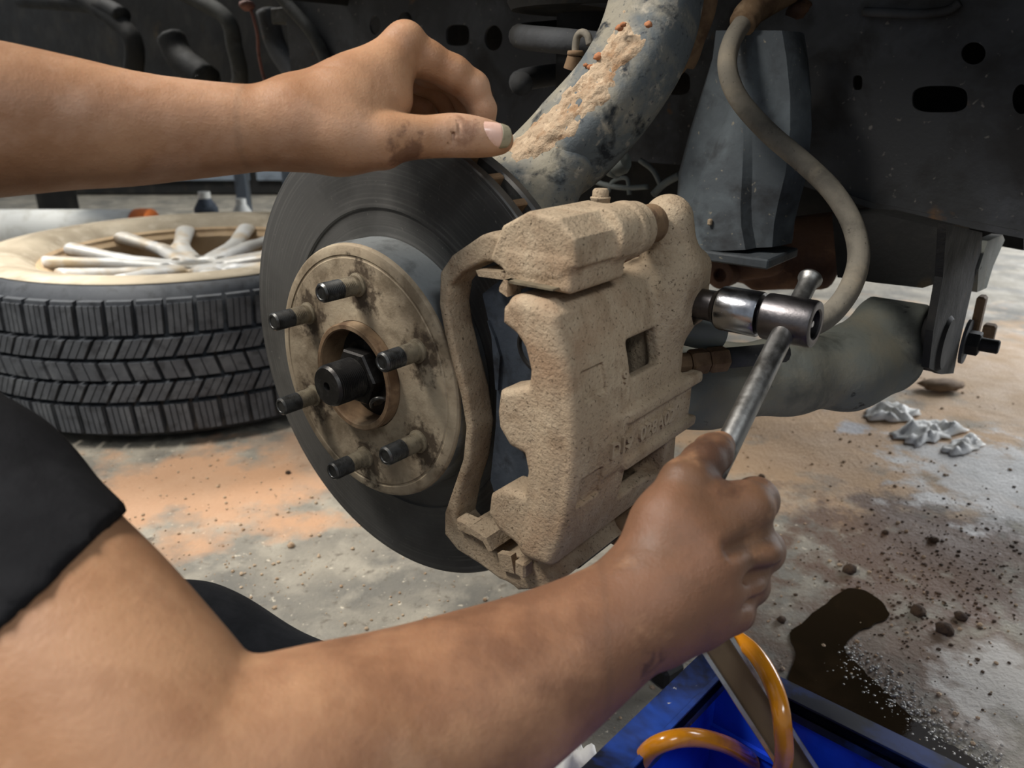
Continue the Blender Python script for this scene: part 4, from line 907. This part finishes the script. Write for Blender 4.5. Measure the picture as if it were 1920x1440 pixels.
MB().lathe(onc(1140,312,-.25), onc(1182,296,-.25)-onc(1140,312,-.25), [(.010,0),(.012,.004),(.012,.016),(.009,.020),(0,.021)], 24).build('cap', 'boot', cp, auto=40)
MB().lathe(onc(1140,312,-.25), onc(1182,296,-.25)-onc(1140,312,-.25), [(.0125,.004),(.0135,.006),(.0125,.008)], 24).build('cap_ridge', 'boot', cp, smooth=True)
wr = thing('pipe_run', 'thin grey pipes crossing the dark gap above the caliper', 'pipe', onc(1200,390,-.40))
for (pts, r) in (([(1090,330),(1130,345),(1170,352),(1215,350)],.003),([(1140,360),(1150,340),(1175,335),(1180,365)],.0025),([(1225,365),(1245,345),(1275,328)],.004),([(1200,300),(1225,320),(1240,350)],.003)):
    MB().tube(spline([onc(*p,-.40) for p in pts], 8), r, 10).build('pipe', 'boot', wr, smooth=True)
wi = thing('dangling_wire', 'thin reddish wire hanging in the wheel arch above the forearm', 'wire', onc(500,165,-.46))
MB().tube(spline([onc(452,-20,-.46), onc(470,18,-.46), onc(482,60,-.46), onc(485,100,-.46), onc(492,135,-.46), onc(502,168,-.46)], 8), .0028, 8).build('wire_strand', 'wire', wi, smooth=True)
rock(onc(462,10,-.455), .012, 'wire', wi, 'wire_knot', 4)
# ================================================================== WHEEL LYING ON THE FLOOR
WC = np.array([-.645, 1.560, 0.0]); TR = .425; TW = .275
wh = thing('car_wheel', 'alloy wheel with chunky black tyre lying flat on the floor', 'wheel', WC)
Z = np.array([0,0,1.])
tyre = MB().lathe(WC, Z, [(.262,.045),(.300,.018),(.350,.004),(.385,.012),(.402,.030),(.4085,.06),(.4085,.215),(.402,.245),(.385,.263),(.350,.271),(.300,.262),(.272,.240),(.262,.225)], 120, close=True).build('tyre', 'rubber', wh, auto=40)
side = MB().lathe(WC, Z, [(.374,.2672),(.372,.2690),(.366,.2702),(.350,.2722),(.335,.2722),(.333,.2708),(.318,.2690),(.300,.2632),(.284,.2520),(.272,.2415),(.272,.236),(.35,.26),(.37,.2640)], 120, close=True).build('dusty_sidewall', 'rubber_dusty', tyre, auto=40)
side['label'] = 'sidewall coated in pale dust'
NB = 60
def block_mesh(name, boxes):
    b = MB()
    for (t0, t1, z0, z1, sk, r0, r1) in boxes:      # tangential range, axial range, skew, radial range
        b.put([(r0,t0+sk*z0,z0),(r0,t1+sk*z0,z0),(r0,t1+sk*z1,z1),(r0,t0+sk*z1,z1),(r1,t0+.0005+sk*z0,z0+.0008),(r1,t1-.0005+sk*z0,z0+.0008),(r1,t1-.0005+sk*z1,z1-.0008),(r1,t0+.0005+sk*z1,z1-.0008)],
              [(3,2,1,0),(4,5,6,7),(0,1,5,4),(1,2,6,5),(2,3,7,6),(3,0,4,7)])
    me = bpy.data.meshes.new(name); me.from_pydata(b.V, [], b.F); me.materials.append(M['rubber']); me.update()
    return me
def shoulder(sgn):
    b = []
    for k in range(4):
        t0 = -.0188+k*.0093; b.append((t0, t0+.0084, -.024, .024, .06*sgn, -.012, .0))
    b.append((-.0195,.0185,-.0235,.030 if sgn > 0 else .024,.06*sgn,-.014,-.0045))
    return b
mS1 = block_mesh('tread_block', shoulder(1)); mS2 = block_mesh('tread_block', shoulder(-1))
def rib(sk, n):
    w = .0400/n; return [(-.020+k*w, -.020+(k+1)*w-.0012, -.0150, .0150, sk, -.012, 0) for k in range(n)] + [(-.0198,.0192,-.015,.015,sk,-.014,-.0035)]
mA = block_mesh('tread_block', rib(.55,3)); mB = block_mesh('tread_block', rib(-.25,2)); mC = block_mesh('tread_block', rib(.55,3))
rows = [(mS1,.2215,.4225,.0),(mA,.1760,.4250,.3),(mB,.1395,.4255,.55),(mC,.1030,.4250,.8),(mS2,.0560,.4225,.4)]
for (me, z, r, ph) in rows:
    for i in range(NB):
        a = 2*math.pi*(i+ph)/NB
        o = bpy.data.objects.new('tread_block', me); COL.objects.link(o); o.parent = tyre
        o.matrix_local = Matrix.Translation((0,0,z)) @ Matrix.Rotation(a, 4, 'Z') @ Matrix.Translation((r,0,0))
# rim
MB().lathe(WC, Z, [(.274,.238),(.278,.246),(.274,.250),(.266,.246),(.258,.228),(.250,.205),(.246,.10),(.262,.05),(.266,.04),(.262,.04),(.242,.10),(.244,.205),(.252,.232),(.262,.240)], 120, close=True).build('rim_barrel', 'alloy_dust', wh, auto=30)
def annulus3(r0, r1, z0, z1):
    def fn(x, y, z):
        q = np.sqrt(x*x+y*y); return np.maximum(np.abs(q-(r0+r1)/2)-(r1-r0)/2, np.abs(z-(z0+z1)/2)-(z1-z0)/2).astype(np.float32)
    return fn, np.array([-r1,-r1,z0]), np.array([r1,r1,z1])
f = Field((-.30,-.30,.13), (.30,.30,.27), .0035)
for k in range(6):
    a0 = math.radians(60*k+10)
    for s in (-1, 1):
        a1 = a0 + s*math.radians(15)
        f.add(cone((.050*math.cos(a0+s*.25),.050*math.sin(a0+s*.25),.205),.020,(.150*math.cos(a0+s*.14),.150*math.sin(a0+s*.14),.220),.017,((0,0,1),.6)), .012)
        f.add(cone((.150*math.cos(a0+s*.14),.150*math.sin(a0+s*.14),.220),.017,(.264*math.cos(a1),.264*math.sin(a1),.236),.021,((0,0,1),.6)), .012)
f.add(rcyl((0,0,.165),(0,0,.200),.075,.008), .012); f.cut(rcyl((0,0,.188),(0,0,.23),.032,.002), .003)
for k in range(6):
    a = math.radians(60*k+40); f.cut(rcyl((.054*math.cos(a),.054*math.sin(a),.18),(.054*math.cos(a),.054*math.sin(a),.25),.010), .003)
f.cut(annulus3(.268,.40,.1,.3), .002)
V, Q = f.mesh(); make('spokes', V+WC+[0,0,.010], Q, 'alloy', wh)
MB().lathe(WC, Z, [(.028,.180),(.030,.192),(.026,.196),(0,.197)], 32).build('centre_cap', 'alloy', wh, auto=30)
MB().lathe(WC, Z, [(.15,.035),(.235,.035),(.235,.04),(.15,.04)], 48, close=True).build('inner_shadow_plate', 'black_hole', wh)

# ================================================================== BLUE CRATE
c0 = onz(1338, 1216, .20); u1 = onz(1108, 1440, .20)-c0; u1 /= np.linalg.norm(u1); u2 = onz(1880, 1440, .20)-c0; u2 -= u1*(u2@u1)*.75; u2 /= np.linalg.norm(u2)
LA, LB, HH, RW = .29, .34, .20, .012
cr = thing('plastic_crate', 'bright blue plastic crate with scuffed rim in the lower corner', 'crate', (*(c0+u1*LA/2+u2*LB/2)[:2], 0))
def quadbox(p, ua, la, ub, lb, z0, z1, name, m):
    p = np.array(p); V = [p*[1,1,0]+ua*x+ub*y+Z*z for z in (z0,z1) for (x,y) in ((0,0),(la,0),(la,lb),(0,lb))]
    F = [(3,2,1,0),(4,5,6,7),(0,1,5,4),(1,2,6,5),(2,3,7,6),(3,0,4,7)]
    if np.cross(ua, ub)[2] < 0: F = [f[::-1] for f in F]
    return make(name, V, F, m, cr, False)
quadbox(c0, u1, LA, u2, LB, .002, .006, 'crate_floor', 'blue')
for (p, ua, la, ub) in ((c0+u2*.006, u1, LA, u2), (c0+u1*.006, u2, LB, u1), (c0+u2*(LB-.010), u1, LA, u2), (c0+u1*(LA-.010), u2, LB, u1)):
    quadbox(p, ua, la, ub, .004, .002, HH-.004, 'crate_wall', 'blue')
for (p, ua, la, ub, w) in ((c0-u2*.004, u1, LA+.004, u2, .022), (c0-u1*.004, u2, LB+.004, u1, .016), (c0+u2*(LB-.014), u1, LA, u2, .018), (c0+u1*(LA-.014), u2, LB, u1, .018)):
    quadbox(p, ua, la, ub, w, HH-.008, HH, 'crate_rim', 'blue_rim'); quadbox(p+ub*(w-.003), ua, la, ub, .003, HH-.014, HH+.0015, 'rim_lip', 'blue_rim')
for z in (.075,.145): quadbox(c0+u1*.010, u2, LB-.02, u1, .003, z, z+.004, 'wall_rib', 'blue')
# steel channel bar leaning in the crate
cb_ = thing('steel_channel_bar', 'worn steel channel bar leaning in the blue crate', 'bar', onz(1545,1520,.02))
p0_ = onz(1332,1188,.245); p1_ = onz(1590,1585,.13); d_ = p1_-p0_; Ln = np.linalg.norm(d_); d_ /= Ln; wv = np.cross(TOCAM(p0_), d_); wv /= np.linalg.norm(wv); nv_ = np.cross(d_, wv)
if nv_@TOCAM(p0_) < 0: nv_ = -nv_
Rb = np.array([d_, wv, nv_]); mid = (p0_+p1_)/2
MB().box(mid, (Ln/2,.0085,.0012), Rb).build('channel_web', 'channel_in', cb_)
for s in (-1,1): MB().box(mid+wv*s*.0092+nv_*.0025, (Ln/2,.0015,.0045), Rb, .0004).build('channel_edge', 'channel', cb_)
am = thing('amber_hose', 'amber translucent fluid hose coiled in the blue crate', 'hose', onz(1440,1540,.02))
hp = [onz(*q) for q in ((1300,1186,.222),(1356,1186,.236),(1412,1222,.242),(1452,1290,.238),(1468,1370,.222),(1464,1450,.18),(1420,1545,.06),(1330,1590,.05),(1235,1550,.09),(1192,1470,.16),(1212,1412,.20),(1262,1386,.214),(1325,1386,.20),(1390,1412,.16),(1450,1470,.08),(1500,1560,.02))]
MB().tube(spline(hp, 12), .0052, 18).build('hose_wall', 'amber', am, smooth=True)

# ================================================================== FLOOR: PUDDLE, WET FILM, CLODS, SCRAPS
def sheet(name, px, z, m, label, cat, wob=3, sub=6):
    P = spline(px+[px[0]], sub)[:-1]; W3 = [onz(p[0]+wob*mnoise.noise(Vector((p[0]*.05,p[1]*.05,1))), p[1]+wob*mnoise.noise(Vector((p[0]*.05,p[1]*.05,7))), 0) for p in P]
    o = MB().prism([(w[0],w[1]) for w in W3], ((0,0,0),(1,0,0),(0,1,0),(0,0,1)), .0003, z).build(name, m); tag(o, label, cat); return o
sheet('puddle', [(1478,1190),(1500,1172),(1540,1140),(1580,1112),(1612,1106),(1650,1130),(1668,1158),(1640,1172),(1600,1192),(1582,1222),(1605,1245),(1650,1290),(1690,1330),(1750,1380),(1830,1430),(1870,1480),(1700,1480),(1560,1330),(1480,1290),(1490,1240)], .0022, 'puddle', 'dark brown oily puddle spreading beside the blue crate', 'puddle', 6)
bmv = MB(); bub = []
bm = bmesh.new(); bmesh.ops.create_icosphere(bm, subdivisions=1, radius=1); iv = [tuple(v.co) for v in bm.verts]; iF = [[v.index for v in f_.verts] for f_ in bm.faces]; bm.free()
rnd = random.Random(5); edge = spline([(1585,1215),(1610,1250),(1650,1290),(1690,1320),(1740,1360),(1800,1400),(1870,1440)], 30)
for i in range(620):
    e = edge[rnd.randrange(len(edge))]; t = rnd.gauss(0,1); P = onz(e[0]+t*16, e[1]-t*10+rnd.gauss(0,7), 0); r = rnd.uniform(.0006,.0022)
    bmv.put([(P[0]+r*v[0], P[1]+r*v[1], .0015+r*.6*v[2]) for v in iv], iF)
o = bmv.build('foam_bubbles', 'bubble', smooth=True); tag(o, 'glinting foam bubbles along the edge of the puddle', 'foam', kind='stuff')
gr = MB(); rnd = random.Random(9)
for i in range(1500):
    x = rnd.uniform(100,1910); y = rnd.uniform(800,1400) if rnd.random() < .8 else rnd.uniform(700,900)
    if x < 600: y = rnd.uniform(840,1150)
    P = onz(x, y, 0); r = rnd.choice((.0008,.0012,.0016,.0026))*rnd.uniform(.6,1.2)
    gr.put([(P[0]+r*v[0]*rnd.uniform(.7,1.3), P[1]+r*v[1], r*.4+r*.7*v[2]) for v in iv], iF)
o = gr.build('floor_grit', 'dirt', smooth=False); tag(o, 'scattered pale grit and crumbs on the concrete floor', 'grit', kind='stuff')
dg_ = MB(); rnd = random.Random(21)
for i in range(700):
    x = rnd.gauss(1735,110); y = rnd.gauss(1085,85)
    if x > 1915 or y < 900: continue
    P = onz(x, y, 0); r = rnd.choice((.0007,.001,.0014,.002))*rnd.uniform(.6,1.3)
    dg_.put([(P[0]+r*v[0]*rnd.uniform(.7,1.5), P[1]+r*v[1], r*.3+r*.6*v[2]) for v in iv], iF)
o = dg_.build('earth_crumbs', 'clod', smooth=False); tag(o, 'dark brown earth crumbs strewn above and right of the puddle', 'earth', kind='stuff')
clods = [((1592,1072,.008),'dark crumbly earth clod above the puddle'),((1428,896,.005),'small dark clod just right of the lower fist'),((1750,1015,.006),'small brown clod out on the muddy stain'),((546,1025,.005),'pale pebble on the floor below the disc, left'),((540,888,.004),'small crumb beside the orange earth patch'),
         ((1465,1165,.005),'dark crumb left of the puddle'),((1660,1000,.004),'tiny dark crumb up the muddy stain'),((1770,1185,.009),'dark wet clod at the right of the puddle tip'),((1720,1150,.008),'dark clod on the muddy stain above the puddle'),((1800,1160,.007),'dark clod furthest right on the muddy stain')]
for k, ((x, y, r), lab) in enumerate(clods):
    P = onz(x, y, 0); o = rock(P+[0,0,r*.5], r, 'clod' if 'pale' not in lab else 'dirt', None, 'earth_clod', k*1.7); tag(o, lab, 'clod', 'earth clods on the floor')
def scrap(px, label, h=.012, m='paper', name='paper_scrap', cat='paper'):
    P = [onz(x, y, 0) for (x, y) in px]; c = sum(P)/len(P); V = []; F = []; nr = 7; n = len(P)*4
    ring = [c+(q-c)*(1+.45*mnoise.noise(Vector(q)*60)) for q in spline(P+[P[0]], 6)[:-1]]
    for j in range(nr+1):
        s = 1-j/nr
        for k in range(len(ring)):
            q = c+(ring[k]-c)*s; V.append((q[0], q[1], .0015+h*(.45+1.1*mnoise.noise(Vector(q)*55)+.35*mnoise.noise(Vector(q)*140))*min(1,(1-s)*3+.08) if h else .001))
    L = len(ring)
    V = [(v[0], v[1], max(v[2], .0008)) for v in V]
    F = [(j*L+k, j*L+(k+1)%L, (j+1)*L+(k+1)%L, (j+1)*L+k) for j in range(nr) for k in range(L)]
    o = make(name, V, F, m, None, True); md = o.modifiers.new('thickness', 'SOLIDIFY'); md.thickness = .0008; tag(o, label, cat); return o
scrap([(1612,782),(1650,762),(1712,770),(1720,785),(1690,792),(1640,790)], 'crumpled white plastic scrap on the floor, furthest left of the scraps', .02)
scrap([(1670,815),(1720,795),(1785,800),(1800,812),(1760,828),(1710,838)], 'crumpled cream paper scrap on the wet floor under the control arm', .02)
scrap([(1760,840),(1810,822),(1850,830),(1820,850),(1780,858)], 'small brownish paper scrap right of the cream scrap', .014)
scrap([(1040,1400),(1062,1380),(1085,1392),(1090,1420),(1125,1440),(1100,1470),(1040,1470),(1030,1430)], 'crumpled white paper between forearm and blue crate', .03)
o = rock(onz(1765,732,0)+[0,0,.012], .03, 'rustbrown', None, 'rusty_lump', 2.2, (1.5,.8,.35)); tag(o, 'flat rusty brown lump on the floor under the bushing', 'lump')
o = MB().box(onz(1238,1268,0)+[0,0,.012], (.014,.02,.012), np.array([[.8,.6,0],[-.6,.8,0],[0,0,1]]), .004).build('black_rubber_block', 'black_hole'); tag(o, 'small black rubber block on the floor below the wrist', 'block')

# ================================================================== WORKSHOP BEHIND
tr = thing('steel_trolley', 'grey painted steel trolley frame behind the flat wheel', 'trolley', (-.95, 3.0, 0))
for x in (-1.02, -.84): MB().box((x, 3.0, .26), (.022,.022,.26), bev=.003).build('trolley_post', 'grey_paint', tr)
MB().box((-1.55, 3.0, .37), (.60,.02,.022), bev=.003).build('trolley_rail', 'grey_paint', tr)
MB().box((-1.55, 3.25, .30), (.62,.25,.012), bev=.003).build('trolley_shelf', 'grey_paint', tr)
MB().box((-.70, 3.05, .34), (.11,.03,.16), bev=.004).build('trolley_end_panel', 'white_plastic', tr)
def canister(name, label, cat, x, y, r, h, m, cap, lying=False):
    t = thing(name, label, cat, (x, y, 0))
    if lying:
        MB().lathe((x-h/2, y, r), (1,0,0), [(r*.8,0),(r,.02),(r,h-.03),(r*.85,h-.01),(r*.5,h)], 28).build('barrel', m, t, auto=30); MB().lathe((x-h/2, y, r), (1,0,0), [(r*1.02,h-.05),(r*1.05,h-.03),(r*1.02,h)], 28).build('end_band', cap, t, auto=30)
        MB().lathe((x+h/2, y, r), (1,0,0), [(r*.55,-.005),(r*.55,.004),(0,.004)], 24).build('end_hole', 'black_hole', t)
    else:
        MB().lathe((x, y, 0), (0,0,1), [(r*.95,0),(r,.01),(r,h*.75),(r*.5,h*.9),(r*.45,h*.92)], 28).build('barrel', m, t, auto=30); MB().lathe((x, y, 0), (0,0,1), [(r*.5,h*.9),(r*.5,h),(0,h)], 20).build('cap', cap, t, auto=30)
canister('cylinder_tool', 'white cylinder with an orange end lying behind the flat wheel', 'cylinder', -1.50, 2.65, .085, .55, 'white_plastic', 'orange_plastic', True)
canister('oil_can', 'pale oil can at the far left behind the wheel', 'can', -1.95, 2.6, .09, .30, 'white_plastic', 'black_hole')
canister('oil_can', 'dark oil can beside the pale can behind the wheel', 'can', -1.76, 3.05, .07, .27, 'frame_dark', 'black_hole')
canister('cleaner_bottle', 'small blue bottle behind the wheel near the trolley posts', 'bottle', -1.06, 2.72, .04, .22, 'pad', 'white_plastic')
canister('cleaner_bottle', 'small white bottle beside the trolley posts', 'bottle', -.93, 2.70, .035, .20, 'white_plastic', 'white_plastic')
cab = thing('tool_cabinet', 'dark workshop cabinet in the background left', 'cabinet', (-1.7, 4.6, 0))
MB().box((-1.7, 4.6, .5), (.9,.25,.5), bev=.01).build('cabinet_body', 'frame_dark', cab)
for k in range(3):
    dr = MB().box((-2.28+.58*k, 4.34, .48), (.27,.012,.40), bev=.004).build('cabinet_door', 'grey_paint', cab); MB().box((-2.08+.58*k, 4.32, .55), (.012,.012,.08), bev=.003).build('handle', 'black_hole', dr)
